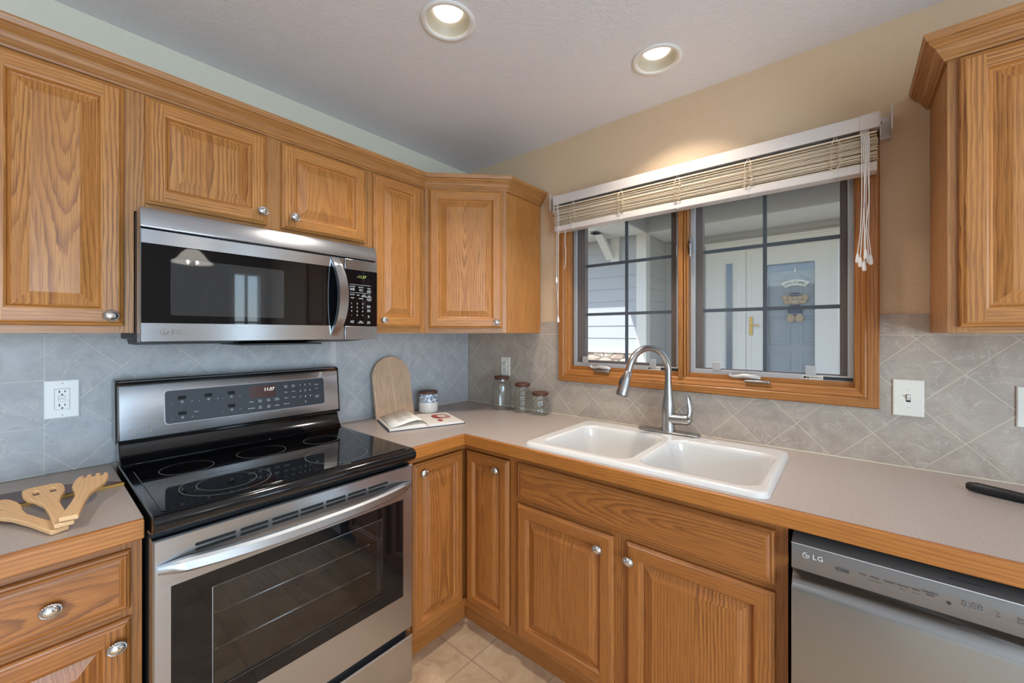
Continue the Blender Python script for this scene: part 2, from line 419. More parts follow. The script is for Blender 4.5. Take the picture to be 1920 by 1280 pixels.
for a, b in ((-.33, -.03), (.03, .33)):
    for c, d in ((.15, .75), (.85, 1.35), (1.45, 1.95)): m.rings(a, b, c, d, 0, [(0, .005), (.02, .012), (.05, .006), (.08, .012)], M_EXW, grained=False, center=M_EXW)
m.build('door_panels', dr_)
for i, (a, b, c, d) in enumerate(wins):
    w = thing('window_%d' % (i+2), ('added wide patio opening, an unseen light source,', 'narrow white framed window')[i]+' across the room from the stove', 'window', (EAST_X, (a+b)/2, 0), -PI/2, kind='structure')
    h = (b-a)/2; m = MB(); m.rings(-h, h, c, d, .1, [(0, 0), (0, .12), (.05, .12), (.05, 0)], M_EXW, grained=False); m.build('window_frame', w)
    m = MB(); m.box(-.03 if i == 0 else -.012, .03 if i == 0 else .012, .03, .07, c+.05, d-.05, M_EXW); m.box(-h+.05, h-.05, .04, .06, 1.49, 1.51, M_EXW); m.build('mullion', w)
# backsplash tile
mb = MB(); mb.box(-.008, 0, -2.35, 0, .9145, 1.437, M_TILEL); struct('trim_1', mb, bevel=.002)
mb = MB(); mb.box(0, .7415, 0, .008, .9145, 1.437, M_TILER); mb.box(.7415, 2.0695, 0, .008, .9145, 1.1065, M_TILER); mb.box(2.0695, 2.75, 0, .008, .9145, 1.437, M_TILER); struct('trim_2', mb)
M_CAULK = plain('caulk', srgb(222, 212, 192), .6)
mb = MB(); mb.box(.004, 2.7, -.003, 0, .9142, .9175, M_CAULK); mb.box(0, .003, -.95, 0, .9142, .9165, M_CAULK); struct('trim_3', mb)
for o, l in ((bpy.data.objects['trim_1'], 'slate-look tile backsplash on the stove wall'), (bpy.data.objects['trim_2'], 'slate-look tile backsplash under and beside the sink window'), (bpy.data.objects['trim_3'], 'pale caulk line where backsplash meets the worktop')): o['label'] = l

# ------------------------------------------------------------------ the sink window
win = thing('window_1', 'twin oak-cased casement window above the sink', 'window', (0, 0, 0), 0, kind='structure')
CX0, CX1, CB, CT = .7415, 2.0695, 1.1065, 2.095
mb = MB(); mb.rings(CX0, CX1, CB, CT, .008, [(0, 0), (0, .024), (.004, .028), (.030, .028), (.034, .024), (.038, .026), (.046, .023), (.050, .016), (.058, .015), (.066, .011), (.066, -.01)], OAKT); mb.build('casing', win)
JX0, JX1, JB, JT = CX0+.060, CX1-.060, CB+.062, CT-.06
mb = MB()
mb.box(JX0-.02, JX0, .0, .13, JB-.02, JT+.02, OAKT, Z); mb.box(JX1, JX1+.02, .0, .13, JB-.02, JT+.02, OAKT, Z)
mb.box(JX0, JX1, .0, .13, JB-.02, JB, OAKT, X); mb.box(JX0, JX1, .0, .13, JT, JT+.02, OAKT, X)
mb.box(JX0, JX0+.008, .004, .02, JB, JT, OAKT, Z); mb.box(JX1-.008, JX1, .004, .02, JB, JT, OAKT, Z); mb.box(JX0, JX1, .02, .055, JB, JB+.022, OAKT, X)
mb.build('jamb', win)
mb = MB(); mb.box(1.388, 1.408, -.012, .13, JB-.004, JT, OAKT, Z); mb.box(1.410, 1.420, -.006, .13, JB-.004, JT, OAKT, Z); mb.box(1.421, 1.428, -.0, .13, JB-.004, JT, OAKT, Z); mb.build('mullion', win, bevel=.002)
M_SASHS = [(.810, 1.386, .863, 1.339), (1.430, 2.004, 1.473, 1.958)]
for i, (a, b, ga, gb) in enumerate(M_SASHS):
    m = MB(); m.rings(a, b, JB+.022, JT, .042, [(0, 0), (0, .012), (.018, .012), (.020, .008), (.020, 0)], M_ALU, grained=False); sf = m.build('screen_frame', win)
    m = MB(); m.quad([(a+.02, .037, JB+.042), (b-.02, .037, JB+.042), (b-.02, .037, JT-.02), (a+.02, .037, JT-.02)], M_SCREEN); m.build('insect_screen', sf)
    for px in ((a+.11, b-.13) if i else (a+.075, b-.13)):
        m = MB(); m.box(px-.017, px+.017, .026, .029, JB+.039, JB+.076, M_ALU); m.build('pull_tab', sf, bevel=.002)
    m = MB(); w = ga-a-.004
    m.rings(a+.004, b-.004, JB+.004, JT, .098, [(0, 0), (0, .05), (w*.45, .05), (w*.5, .044), (w*.8, .044), (w*.84, .036), (w, .036), (w, 0)], M_BROWN, grained=False); sh = m.build('sash', win)
    m = MB(); m.quad([(ga, .07, JB+.05), (gb, .07, JB+.05), (gb, .07, JT-.04), (ga, .07, JT-.04)], M_PANE); m.build('window_glass', sh)
    mx = (ga+gb)/2; m = MB(); m.box(mx-.007, mx+.007, .073, .083, JB+.04, JT-.03, M_MUNT)
    for zz in (1.742, 1.474): m.box(ga-.01, gb+.01, .0735, .0825, zz-.0075, zz+.0075, M_MUNT)
    m.build('muntin_grid', sh)
    # folding crank on the sill
    cx = (1.003, 1.668)[i]
    m = MB(); k = (0, .032)[i]
    m.box(cx-.045+k, cx+.045+k, -.022, .004, JB+.0005, JB+.010, M_PEWTER); m.build('crank_cover', win, bevel=.003)
    m = MB(); m.tube([(cx-.072, .0, JB+.028), (cx-.062, .002, JB+.020), (cx-.045, .003, JB+.020), (cx-.02, .003, JB+.025), (cx+.03, .003, JB+.021), (cx+.042, .003, JB+.016)], [(.008, .006), (.006, .005), (.008, .007), (.011, .008), (.012, .008), (.006, .005)], plain('crank_metal', srgb(178, 172, 166), .42, .2), 12); m.build('crank_handle', win)
    m = MB(); m.box(b-.155, b-.004, .0285, .0296, JB+.024, JB+.0385, M_IVORY); m.box(b-.092, b-.005, .0278, .0286, JB+.025, JB+.0375, M_INKD)
    m.text('WARNING', b-.120, JB+.031, .0282, .0075, M_INKD, bold=.0002); m.lathe([(.005, 0), (.005, .0003)], (b-.149, .0286, JB+.031), M_INKD, 12, 'y')
    m.prism([(b-.142, JB+.027), (b-.134, JB+.027), (b-.138, JB+.035)], 1, .0280, .0284, M_INKD); m.build('warning_label', sf)
    # sash lock
    lx = (1.383, 1.437)[i]
    m = MB(); m.box(lx-.005, lx+.005, .0 if i else .014, .026, 1.735, 1.80, M_PEWTER); m.tube([(lx, .006, 1.79), (lx, -.008, 1.77), (lx+(.003 if i else -.003), -.004, 1.735), (lx, -.006, 1.715)], [.004, .005, .004, .003], M_PEWTER, 10); m.build('sash_lock', win, bevel=.002)

# ------------------------------------------------------------------ entry porch of the house outside
mb = MB(); mb.box(-9, 9, .16, 9, -.35, -.30, plain('paving_grey', srgb(150, 146, 140), .8)); struct('ground', mb)
house = thing('house', 'blue-grey sided house with covered entry porch outside the window', 'house', (0, 3.9, 0))
def lap(m, axis, a0, a1, pos, z0, z1, mat, pitch=.19, out=-1):
    """overlapping boards; axis 'x': face at y=pos; axis 'y': face at x=pos"""
    z = z0
    while z < z1-.01:
        h = min(pitch, z1-z)
        if axis == 'x': m.prism([(pos, z), (pos+out*.016, z), (pos+out*.004, z+h), (pos, z+h)], 0, a0, a1, mat)
        else: m.prism([(pos, z), (pos+out*.016, z), (pos+out*.004, z+h), (pos, z+h)], 1, a0, a1, mat)
        z += h
mb = MB(); mb.box(-7, -.30, 0, .12, -.3, 3.4, M_SIDE); lap(mb, 'x', -7, -.43, 0, 1.105, 3.0, M_SIDE); mb.build('siding_wall', house)
mb = MB(); mb.box(-.435, -.286, -.03, .12, .5, 2.84, M_EXW); mb.build('corner_board', house)
mb = MB(); lap(mb, 'y', .12, .8, -.30, .53, 2.84, M_SIDEP, .19, 1); mb.build('porch_side_wall', house)
mb = MB(); mb.box(-.32, .43, .81, .9, .4, 2.86, M_SIDEP); mb.box(1.92, 5, .81, .9, .4, 2.86, M_SIDEP); mb.box(.43, 1.92, .81, .9, 2.56, 2.86, M_SIDEP); lap(mb, 'x', -.29, .33, .81, .53, 2.84, M_SIDEP); lap(mb, 'x', .33, 1.9, .81, 2.68, 2.84, M_SIDEP, .08); lap(mb, 'x', 1.9, 5, .81, .53, 2.84, M_SIDEP); mb.build('porch_back_wall', house)
mb = MB(); mb.box(-.30, 5, .0, .85, 2.84, 2.88, M_EXW); mb.build('porch_ceiling', house)
mb = MB(); mb.box(-.29, 5, -.03, 0, 2.84, 3.5, M_SIDEP); lap(mb, 'x', -.29, 5, -.03, 2.84, 3.4, M_SIDEP, .17); mb.build('porch_header', house)
mb = MB(); mb.box(-7, -.30, -.71, -.02, 2.84, 2.86, M_EXW); mb.build('eave_soffit', house)
mb = MB(); mb.box(-7, -.30, -.74, -.71, 2.82, 2.90, M_EXW); mb.build('fascia', house)
mb = MB(); mb.box(-.30, -.27, -.74, -.03, 2.84, 3.4, M_SIDEP); mb.build('gable_end', house)
mb = MB(); mb.prism([(-1.5, 2.95), (-.75, 2.95), (1.5, 3.6), (-1.5, 3.6)], 0, -.97, 5.2, M_SIDEP); mb.build('porch_roof_caster', house)  # hidden shadow caster, left edge set for the diagonal shadow on the siding
mb = MB(); mb.prism([(-.75, 2.90), (-.75, 2.94), (3.0, 4.4), (3.0, 4.3)], 0, -7, -.97, plain('roof_shingle', srgb(96, 92, 90), .9)); mb.build('roof', house)
mb = MB(); mb.box(-.83, -.70, -.06, 0, 2.44, 2.84, M_EXW)
mb.prism([(-.60, 2.82), (-.46, 2.82), (-.06, 2.50), (-.06, 2.60), (-.40, 2.82)], 0, -.90, -.78, M_EXW); mb.build('eave_bracket', house)
mb = MB(); mb.box(-7, -.44, -.09, 0, 1.07, 1.105, M_EXW); mb.build('stone_cap', house)
t = NT('stone_veneer'); vo = t.node('ShaderNodeTexVoronoi', feature='DISTANCE_TO_EDGE'); vo.inputs['Scale'].default_value = 5
mp = t.node('ShaderNodeMapping'); mp.inputs['Scale'].default_value = (1, 1, 2.2); t.l.new(t.coord(), mp.inputs[0]); t.l.new(mp.outputs[0], vo.inputs[0])
vc = t.node('ShaderNodeTexVoronoi'); vc.inputs['Scale'].default_value = 5; t.l.new(mp.outputs[0], vc.inputs[0])
t.P(Base_Color=t.mix(t.remap(vo.outputs[0], .02, .06), srgb(96, 84, 76), t.ramp(vc.outputs[1], [(0, srgb(150, 126, 112)), (.5, srgb(186, 166, 150)), (1, srgb(206, 194, 182))])), Roughness=.9); t.bump(vo.outputs[0], 1, .05)
mb = MB(); mb.box(-7, -.44, -.07, 0, -.3, 1.07, t.m); mb.build('stone_veneer', house)
mb = MB(); mb.box(-.30, 5, -1.2, .85, .42, .5, plain('porch_slab', srgb(170, 166, 160), .8)); mb.build('porch_slab', house)
# door frame trim and sidelight belong to the house
mb = MB(); mb.box(.33, .43, .76, .8, .5, 2.56, M_EXW); mb.box(.33, 2.0, .76, .8, 2.56, 2.68, M_EXW); mb.box(1.90, 2.0, .76, .8, .5, 2.56, M_EXW); mb.box(.31, 2.02, .74, .8, 2.68, 2.71, M_EXW); mb.box(.855, .8685, .765, .8, .5, 2.56, M_EXW); mb.box(1.8915, 1.90, .765, .8, .5, 2.56, M_EXW); mb.build('entry_trim', house)
mb = MB(); mb.rings(.43, .86, .5, 2.56, .8, [(0, 0), (0, .05), (.12, .05), (.125, .058), (.15, .058), (.175, .03), (.175, 0)], M_EXW, grained=False); sl = mb.build('sidelight_frame', house)
mb = MB(); mb.box(.60, .69, .775, .785, .68, 2.39, plain('sidelight_glass', srgb(70, 92, 116), .08)); mb.build('sidelight_glass', sl)
storm = thing('storm_door', 'white framed full-glass storm door with brass lever on the porch outside', 'door', (1.38, 4.66, .5))
mb = MB(); mb.rings(-.51, .51, .002, 2.058, .03, [(0, 0), (0, .03), (.03, .035), (.06, .035), (.065, .03), (.235, .03), (.24, .02), (.24, 0)], M_EXW, grained=False)
sfm = mb.build('door_frame', storm, kind=None)
mb = MB(); mb.quad([(-.28, .016, .1), (.28, .016, .1), (.28, .016, 1.82), (-.28, .016, 1.82)], M_PANE); 
sfm.scale = (1, 1, 1)
mb2 = MB(); mb2.quad([(-.275, .015, .23), (.275, .015, .23), (.275, .015, 1.83), (-.275, .015, 1.83)], pane('storm_glass', (.92, .95, .97, 1), 1.2)); mb2.build('door_glass', storm); mb.bm.free()
mb = MB(); mb.box(-.475, -.435, -.014, -.001, .84, 1.10, M_BRASS); mb.tube([(-.455, -.014, .985), (-.455, -.05, .985), (-.43, -.055, .985), (-.345, -.055, .980)], [.012, .010, .010, .008], M_BRASS, 10); mb.build('lever_handle', storm, bevel=.003)
fd = thing('front_door', 'grey panelled front door behind the storm door glass', 'door', (1.43, 4.745, .5))
mb = MB(); mb.box(-.44, .44, .0, .04, 0.002, 2.04, M_DOORG)
for a, b in ((-.30, -.04), (.04, .30)):
    for c, d in ((.12, .62), (.70, 1.10), (1.16, 1.60)): mb.rings(a, b, c, d, 0, [(0, .001), (.02, .012), (.04, .012), (.055, .004), (.09, .004)], M_DOORG, center=M_DOORG, grained=False)
mb.build('door_slab', fd)
mb = MB()
for k in range(4): mb.box(-.34+k*.172, -.34+k*.172+.16, -.006, .0, 1.72, 1.95, plain('door_lite', srgb(60, 84, 110), .1))
mb.build('door_lites', fd)
# hanging welcome sign: arched banner held up by a plain teddy bear cut-out
ws = thing('welcome_sign', 'arched WELCOME banner held by a tan bear cut-out on the front door', 'sign', (1.435, 4.713, 1.5))
def arc_pts(r, a0, a1, cx, cz, n=14): return [(cx+r*math.cos(math.radians(a0+(a1-a0)*k/n)), cz+r*math.sin(math.radians(a0+(a1-a0)*k/n))) for k in range(n+1)]
M_BAN, M_TAN, M_NAVY = plain('banner_cream', srgb(214, 214, 196), .6), plain('bear_tan', srgb(186, 160, 128), .8), plain('bear_navy', srgb(58, 72, 100), .8)
mb = MB(); mb.prism(arc_pts(.30, 58, 122, 0, .295)+arc_pts(.20, 122, 58, 0, .315)[:], 1, 0, .012, M_BAN); bn = mb.build('banner', ws)
mb = MB()
for ch, an in zip('WELCOME!', (112, 103.5, 97.5, 91.5, 84, 75.5, 68.5, 63.5)):
    a = math.radians(an); q = MB(); q.text(ch, 0, 0, 0, .037, M_INKD, bold=.001)
    q.move(Matrix.Translation((.252*math.cos(a), -.0008, .302+.252*math.sin(a))) @ Matrix.Rotation(-(a-PI/2), 4, 'Y')); me = bpy.data.meshes.new('q'); q.bm.to_mesh(me); q.bm.free(); mb.bm.from_mesh(me); bpy.data.meshes.remove(me)
mb.mi(M_INKD); mb.build('lettering', bn)
mb = MB()
def blob(m, x, z, rx, rz, mat, y=.0, ry=.018): m.lathe([(max(.001, math.sin(PI*k/10)), -math.cos(PI*k/10)) for k in range(11)], (0, 0, 0), mat, 16)
def ball(m, x, y, z, rx, ry, rz, mat):
    b = MB(); b.lathe([(max(.002, math.sin(PI*k/10)), -math.cos(PI*k/10)) for k in range(11)], (0, 0, 0), mat, 16); b.move(Matrix.Translation((x, y, z)) @ Matrix.Diagonal((rx, ry, rz, 1)))
    me = bpy.data.meshes.new('q'); b.bm.to_mesh(me); b.bm.free(); n0 = len(m.bm.faces); m.bm.from_mesh(me); bpy.data.meshes.remove(me); i = m.mi(mat); m.bm.faces.ensure_lookup_table()
    for f in m.bm.faces[n0:]: f.material_index = i
ball(mb, 0, .0, .315, .075, .022, .065, M_TAN); ball(mb, -.06, .0, .35, .03, .016, .03, M_TAN); ball(mb, .06, .0, .35, .03, .016, .03, M_TAN); ball(mb, 0, -.018, .295, .032, .012, .026, plain('muzzle', srgb(208, 186, 156), .8))
for sx in (-1, 1): ball(mb, sx*.115, 0, .35, .032, .016, .045, M_TAN); ball(mb, sx*.085, .002, .29, .045, .014, .028, M_TAN); ball(mb, sx*.025, -.02, .325, .006, .004, .007, M_INKD)
ball(mb, 0, -.028, .305, .008, .005, .006, M_INKD); br = mb.build('bear', ws)
for sx in (-1, 1): mb = MB(); ball(mb, sx*.048, -.004, .075, .048, .018, .058, M_TAN); mb.build('foot', br)
mb = MB(); ball(mb, 0, .002, .18, .085, .02, .085, M_NAVY); 
for k in range(6): mb.box(-.07+k*.025, -.060+k*.025, -.016, -.008, .125, .134, M_BAN)
mb.build('outfit', ws)
mb = MB(); ball(mb, 0, .0, .385, .07, .018, .03, M_NAVY)
for k in range(6): mb.box(-.06+k*.022, -.052+k*.022, -.022, -.012, .385, .393, M_BAN)
mb.build('hat', ws)
mb = MB(); mb.tube([(-.15, .006, .585), (0, .004, .70), (.15, .006, .585)], .002, M_INKD, 6); ball(mb, 0, .0, .72, .012, .01, .035, M_EXW); mb.build('hanger', ws)

# ------------------------------------------------------------------ oak cabinets
def door_mesh(mb, x0, x1, z0, z1, yf, m, sw=.056, slab=False, horiz=False):
    ed = [(0, 0), (0, .010), (.003, .0135), (.007, .0150), (.009, .0180), (.013, .0200)]
    if slab:
        mb.rings(x0, x1, z0, z1, yf, ed[:-1]+[(.012, .0165), (.018, .0195), (.022, .0200)], m)
        i = .022; mb.quad([(x0+i, yf-.02, z0+i), (x1-i, yf-.02, z0+i), (x1-i, yf-.02, z1-i), (x0+i, yf-.02, z1-i)], m, X, (RND.uniform(0, 40), RND.uniform(-.05, .05)), Vector((0, 0, (z0+z1)/2)))
        return
    mb.rings(x0, x1, z0, z1, yf, ed, m)
    a, b, y = .013, sw-.010, yf-.02
    mb.quad([(x0+a, y, z0+a), (x0+b, y, z0+a), (x0+b, y, z1-a), (x0+a, y, z1-a)], m, Z, rofs(), Vector((x0, 0, 0)))
    mb.quad([(x1-b, y, z0+a), (x1-a, y, z0+a), (x1-a, y, z1-a), (x1-b, y, z1-a)], m, Z, rofs(), Vector((x1, 0, 0)))
    for q0, q1 in ((z0+a, z0+b), (z1-b, z1-a)): mb.quad([(x0+b, y, q0), (x1-b, y, q0), (x1-b, y, q1), (x0+b, y, q1)], m, X, rofs(), Vector((0, 0, q0)))
    mb.rings(x0, x1, z0, z1, yf, [(sw-.010, .020), (sw-.006, .0182), (sw-.003, .0115), (sw, .0085)], m)
    mb.rings(x0, x1, z0, z1, yf, [(sw, .0085), (sw+.003, .0070), (sw+.016, .0115), (sw+.033, .0182), (sw+.035, .0187)], m, center=m, same=Z, so=pofs())
def knob_mesh():
    mb = MB(); mb.lathe([(.0065, 0), (.0055, .008), (.0075, .013), (.012, .0165), (.0145, .018), (.0148, .0195), (.0135, .021)], (0, 0, 0), M_PEWTER, 28, 'y', sx=1.15, sy=.92, caps=False)
    mb.lathe([(.0135, .0205), (.0128, .0225), (.0095, .0255), (.005, .0272), (.0005, .0277)], (0, 0, 0), M_CHROME, 28, 'y', sx=1.15, sy=.92, caps=False)
    n = 56; pts = [(1.15*.0142*math.cos(2*PI*k/n), -.0200, .92*.0142*math.sin(2*PI*k/n)) for k in range(n+1)]
    mb.tube(pts, [.0022 if k % 2 else .0014 for k in range(n+1)], M_PEWTER, 6, caps=False)
    return mb.build('knob')
KNOB = knob_mesh()
def knob(parent, x, z, y, used=[]):
    if used: k = share(KNOB, 'knob', parent, (x, y, z))
    else:
        k = KNOB; k.parent = parent; k.location = (x, y, z); used.append(1)
    return k
def add_door(root, x0, x1, z0, z1, yf, m, kx=None, kz=None, name='door', slab=False):
    mb = MB(); door_mesh(mb, x0, x1, z0, z1, yf, m, slab=slab); d = mb.build(name, root)
    if kx is not None: knob(d, kx, kz, yf-.0195)
    return d
def face_frame(root, w, z0, z1, yf, m, stiles, rails):
    """stiles [(x0,x1)], rails [(x0,x1,za,zb)]"""
    mb = MB()
    for a, b in stiles: mb.box(a, b, yf, yf+.02, z0, z1, m, Z)
    for a, b, c, d in rails: mb.box(a, b, yf+.0004, yf+.02, c, d, m, X)
    return mb.build('face_frame', root)
UB, UT = 1.372, 2.118
# wall cabinet left of the microwave
A = thing('wall_cabinet', 'oak wall cabinet with one tall door left of the microwave', 'cabinet', (0, -2.0535, 0), LEFT)
mb = MB(); mb.box(0, .344, -.286, -.002, UB, UT, OAK, Z); mb.build('carcass', A)
face_frame(A, .344, UB, UT, -.306, OAKF, [(0, .04), (.306, .344)], [(.04, .306, UB, UB+.035), (.04, .306, UT-.03, UT)])
add_door(A, .05, .3215, 1.393, 2.108, -.306, OAK, .291, 1.422)
# short cabinet above the microwave
B = thing('wall_cabinet', 'short two-door oak wall cabinet directly above the microwave', 'cabinet', (0, -1.709, 0), LEFT)
mb = MB(); mb.box(0, .778, -.286, -.002, 1.746, UT, OAK, Z); mb.build('carcass', B)
face_frame(B, .778, 1.746, UT, -.306, OAKF, [(0, .032), (.352, .424), (.744, .778)], [(.032, .352, 1.746, 1.785), (.032, .352, UT-.03, UT), (.424, .744, 1.746, 1.785), (.424, .744, UT-.03, UT)])
add_door(B, .024, .363, 1.774, 2.106, -.306, OAK, .342, 1.818)
add_door(B, .415, .764, 1.774, 2.106, -.306, OAK, .454, 1.820)
# narrow cabinet right of the microwave
Cc = thing('wall_cabinet', 'narrow oak wall cabinet between the microwave and the corner cabinet', 'cabinet', (0, -.930, 0), LEFT)
mb = MB(); mb.box(0.0005, .319, -.286, -.002, UB, UT, OAK, Z); mb.build('carcass', Cc)
face_frame(Cc, .319, UB, UT, -.306, OAKF, [(0.0005, .035), (.285, .319)], [(.035, .285, UB, UB+.03), (.035, .285, UT-.03, UT)])
add_door(Cc, .024, .291, 1.400, 2.108, -.306, OAK, .066, 1.432)
# diagonal corner cabinet
D = thing('wall_cabinet', 'diagonal oak corner wall cabinet beside the window', 'cabinet', (.305, -.610, 0), PI/4)
q = math.sqrt(.5)
def to_loc(x, y): dx, dy = x-.305, y+.610; return (dx*q+dy*q, -dx*q+dy*q)
mb = MB(); mb.prism([to_loc(*p) for p in ((.002, -.609), (.300, -.609), (.604, -.300), (.604, -.0005), (.002, -.0005))], 2, UB, UT, OAK, Z); mb.build('carcass', D)
face_frame(D, .424, UB, UT, -.004, OAKF, [(0.006, .045), (.385, .426)], [(.045, .385, UB, UB+.03), (.045, .385, UT-.03, UT)])
add_door(D, .026, .404, 1.396, 2.110, -.004, OAK, .374, 1.427)
mb = MB(); mb.box(-.0005, .302, .0, .004, UB-.0005, UT, OAK, Z, (3.1, -.15)); mb.move(Matrix.Rotation(PI/4, 4, 'Z')); mb.move(Matrix.Translation((*to_loc(.6045, -.304), 0))); mb.bm.normal_update(); mb.build('side_panel', D)
# wall cabinet right of the window
E_ = thing('wall_cabinet', 'oak wall cabinet right of the window, cut by the right picture edge', 'cabinet', (2.193, 0, 0), 0)
mb = MB(); mb.box(0, .46, -.286, -.001, UB, UT, OAK, Z); mb.build('carcass', E_)
face_frame(E_, .46, UB, UT, -.306, OAKF, [(0, .04), (.42, .46)], [(.04, .42, UB, UB+.03), (.04, .42, UT-.03, UT)])
add_door(E_, .021, .439, 1.388, 2.108, -.306, OAK, .40, 1.43)
CROWN = [(0, 2.113), (.006, 2.113), (.009, 2.119), (.013, 2.121), (.013, 2.126), (.018, 2.131), (.025, 2.144), (.034, 2.152), (.039, 2.155), (.039, 2.161), (.045, 2.164), (.050, 2.176), (.050, 2.181), (0, 2.181)]
mb = MB(); mb.sweep([(.3065, -2.10), (.3065, -.6105), (.608, -.3065), (.608, -.001)], CROWN, OAKF); tag(mb.build('crown_moulding'), 'long oak crown moulding along the stove wall cabinets and around the corner cabinet', 'moulding')
mb = MB(); mb.sweep([(2.1925, -.001), (2.1925, -.3065), (2.66, -.3065)], CROWN, OAKF); tag(mb.build('crown_moulding'), 'short oak crown moulding on top of the cabinet right of the window', 'moulding')

# base cabinets
BT, FR = .8665, .610
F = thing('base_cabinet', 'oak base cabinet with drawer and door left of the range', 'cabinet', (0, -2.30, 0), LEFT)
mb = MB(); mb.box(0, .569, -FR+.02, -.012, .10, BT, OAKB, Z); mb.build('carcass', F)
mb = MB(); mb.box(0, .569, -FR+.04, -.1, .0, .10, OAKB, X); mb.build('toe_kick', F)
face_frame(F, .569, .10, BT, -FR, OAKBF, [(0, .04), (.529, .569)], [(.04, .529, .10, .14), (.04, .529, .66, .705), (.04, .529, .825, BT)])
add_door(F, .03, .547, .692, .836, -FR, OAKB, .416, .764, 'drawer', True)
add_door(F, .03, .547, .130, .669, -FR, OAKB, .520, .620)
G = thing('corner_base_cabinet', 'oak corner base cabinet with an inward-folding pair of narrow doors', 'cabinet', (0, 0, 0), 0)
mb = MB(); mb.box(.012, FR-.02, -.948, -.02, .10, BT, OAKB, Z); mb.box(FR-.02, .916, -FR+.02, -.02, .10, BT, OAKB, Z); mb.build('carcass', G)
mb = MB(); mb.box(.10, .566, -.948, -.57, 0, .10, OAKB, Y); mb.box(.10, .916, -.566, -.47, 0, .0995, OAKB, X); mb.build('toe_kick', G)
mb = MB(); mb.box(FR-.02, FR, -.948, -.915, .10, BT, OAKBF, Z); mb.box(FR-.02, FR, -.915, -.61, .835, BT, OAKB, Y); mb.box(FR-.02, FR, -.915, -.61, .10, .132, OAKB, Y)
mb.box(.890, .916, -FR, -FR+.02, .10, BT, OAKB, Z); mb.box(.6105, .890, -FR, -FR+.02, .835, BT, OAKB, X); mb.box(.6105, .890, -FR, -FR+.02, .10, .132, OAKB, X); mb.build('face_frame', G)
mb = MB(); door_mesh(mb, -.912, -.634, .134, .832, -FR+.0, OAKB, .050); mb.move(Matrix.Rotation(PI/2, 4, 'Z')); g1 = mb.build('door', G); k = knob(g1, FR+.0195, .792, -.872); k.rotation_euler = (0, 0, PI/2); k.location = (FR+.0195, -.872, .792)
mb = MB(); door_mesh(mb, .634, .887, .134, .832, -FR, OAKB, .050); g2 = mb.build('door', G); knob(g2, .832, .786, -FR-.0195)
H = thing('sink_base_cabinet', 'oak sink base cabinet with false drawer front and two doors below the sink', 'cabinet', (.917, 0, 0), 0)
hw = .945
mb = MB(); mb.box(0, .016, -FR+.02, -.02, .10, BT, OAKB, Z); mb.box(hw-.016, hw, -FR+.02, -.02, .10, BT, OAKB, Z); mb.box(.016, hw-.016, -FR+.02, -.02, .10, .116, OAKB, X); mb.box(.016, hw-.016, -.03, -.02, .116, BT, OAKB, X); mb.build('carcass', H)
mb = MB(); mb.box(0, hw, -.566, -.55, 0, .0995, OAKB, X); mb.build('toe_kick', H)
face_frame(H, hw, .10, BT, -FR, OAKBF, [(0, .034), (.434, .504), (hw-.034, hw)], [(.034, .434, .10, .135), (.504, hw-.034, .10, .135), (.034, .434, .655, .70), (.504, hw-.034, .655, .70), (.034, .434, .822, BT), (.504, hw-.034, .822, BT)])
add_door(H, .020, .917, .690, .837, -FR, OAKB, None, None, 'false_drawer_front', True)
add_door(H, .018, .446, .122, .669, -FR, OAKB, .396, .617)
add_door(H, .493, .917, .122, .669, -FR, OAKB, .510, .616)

# ------------------------------------------------------------------ worktops
SX0, SX1, SY0, SY1 = .985, 1.797, -.600, -.105        # hole under the sink
CTZ = .9135
cl = thing('countertop', 'taupe laminate worktop with oak edge left of the range', 'countertop', (0, 0, BT+.0015))
mb = MB(); mb.box(.001, .640, -2.30, -1.732, 0, CTZ-BT-.0015, M_LAM); mb.build('laminate_slab', cl)
mb = MB(); mb.box(.640, .657, -2.30, -1.732, -.001, CTZ-BT-.0019, OAKE, Y); mb.build('wood_edge', cl, bevel=.0025)
cr = thing('countertop', 'L-shaped taupe laminate worktop with oak edge holding the sink', 'countertop', (0, 0, BT+.0015))
mb = MB(); h = CTZ-BT-.0015
mb.box(.001, .640, -.955, -.001, 0, h, M_LAM); mb.box(.640, SX0, -.640, -.001, 0, h, M_LAM); mb.box(SX0, SX1, -.640, SY0, 0, h, M_LAM); mb.box(SX0, SX1, SY1, -.001, 0, h, M_LAM); mb.box(SX1, 2.70, -.640, -.001, 0, h, M_LAM)
mb.build('laminate_slab', cr)
mb = MB(); e = h-.0004; z = -.001
mb.prism([(.640, -.955), (.657, -.955), (.657, -.657), (.640, -.640)], 2, z, e, OAKE, Y); mb.prism([(.640, -.640), (.657, -.657), (2.70, -.657), (2.70, -.640)], 2, z, e, OAKE, X); mb.build('wood_edge', cr, bevel=.0025)

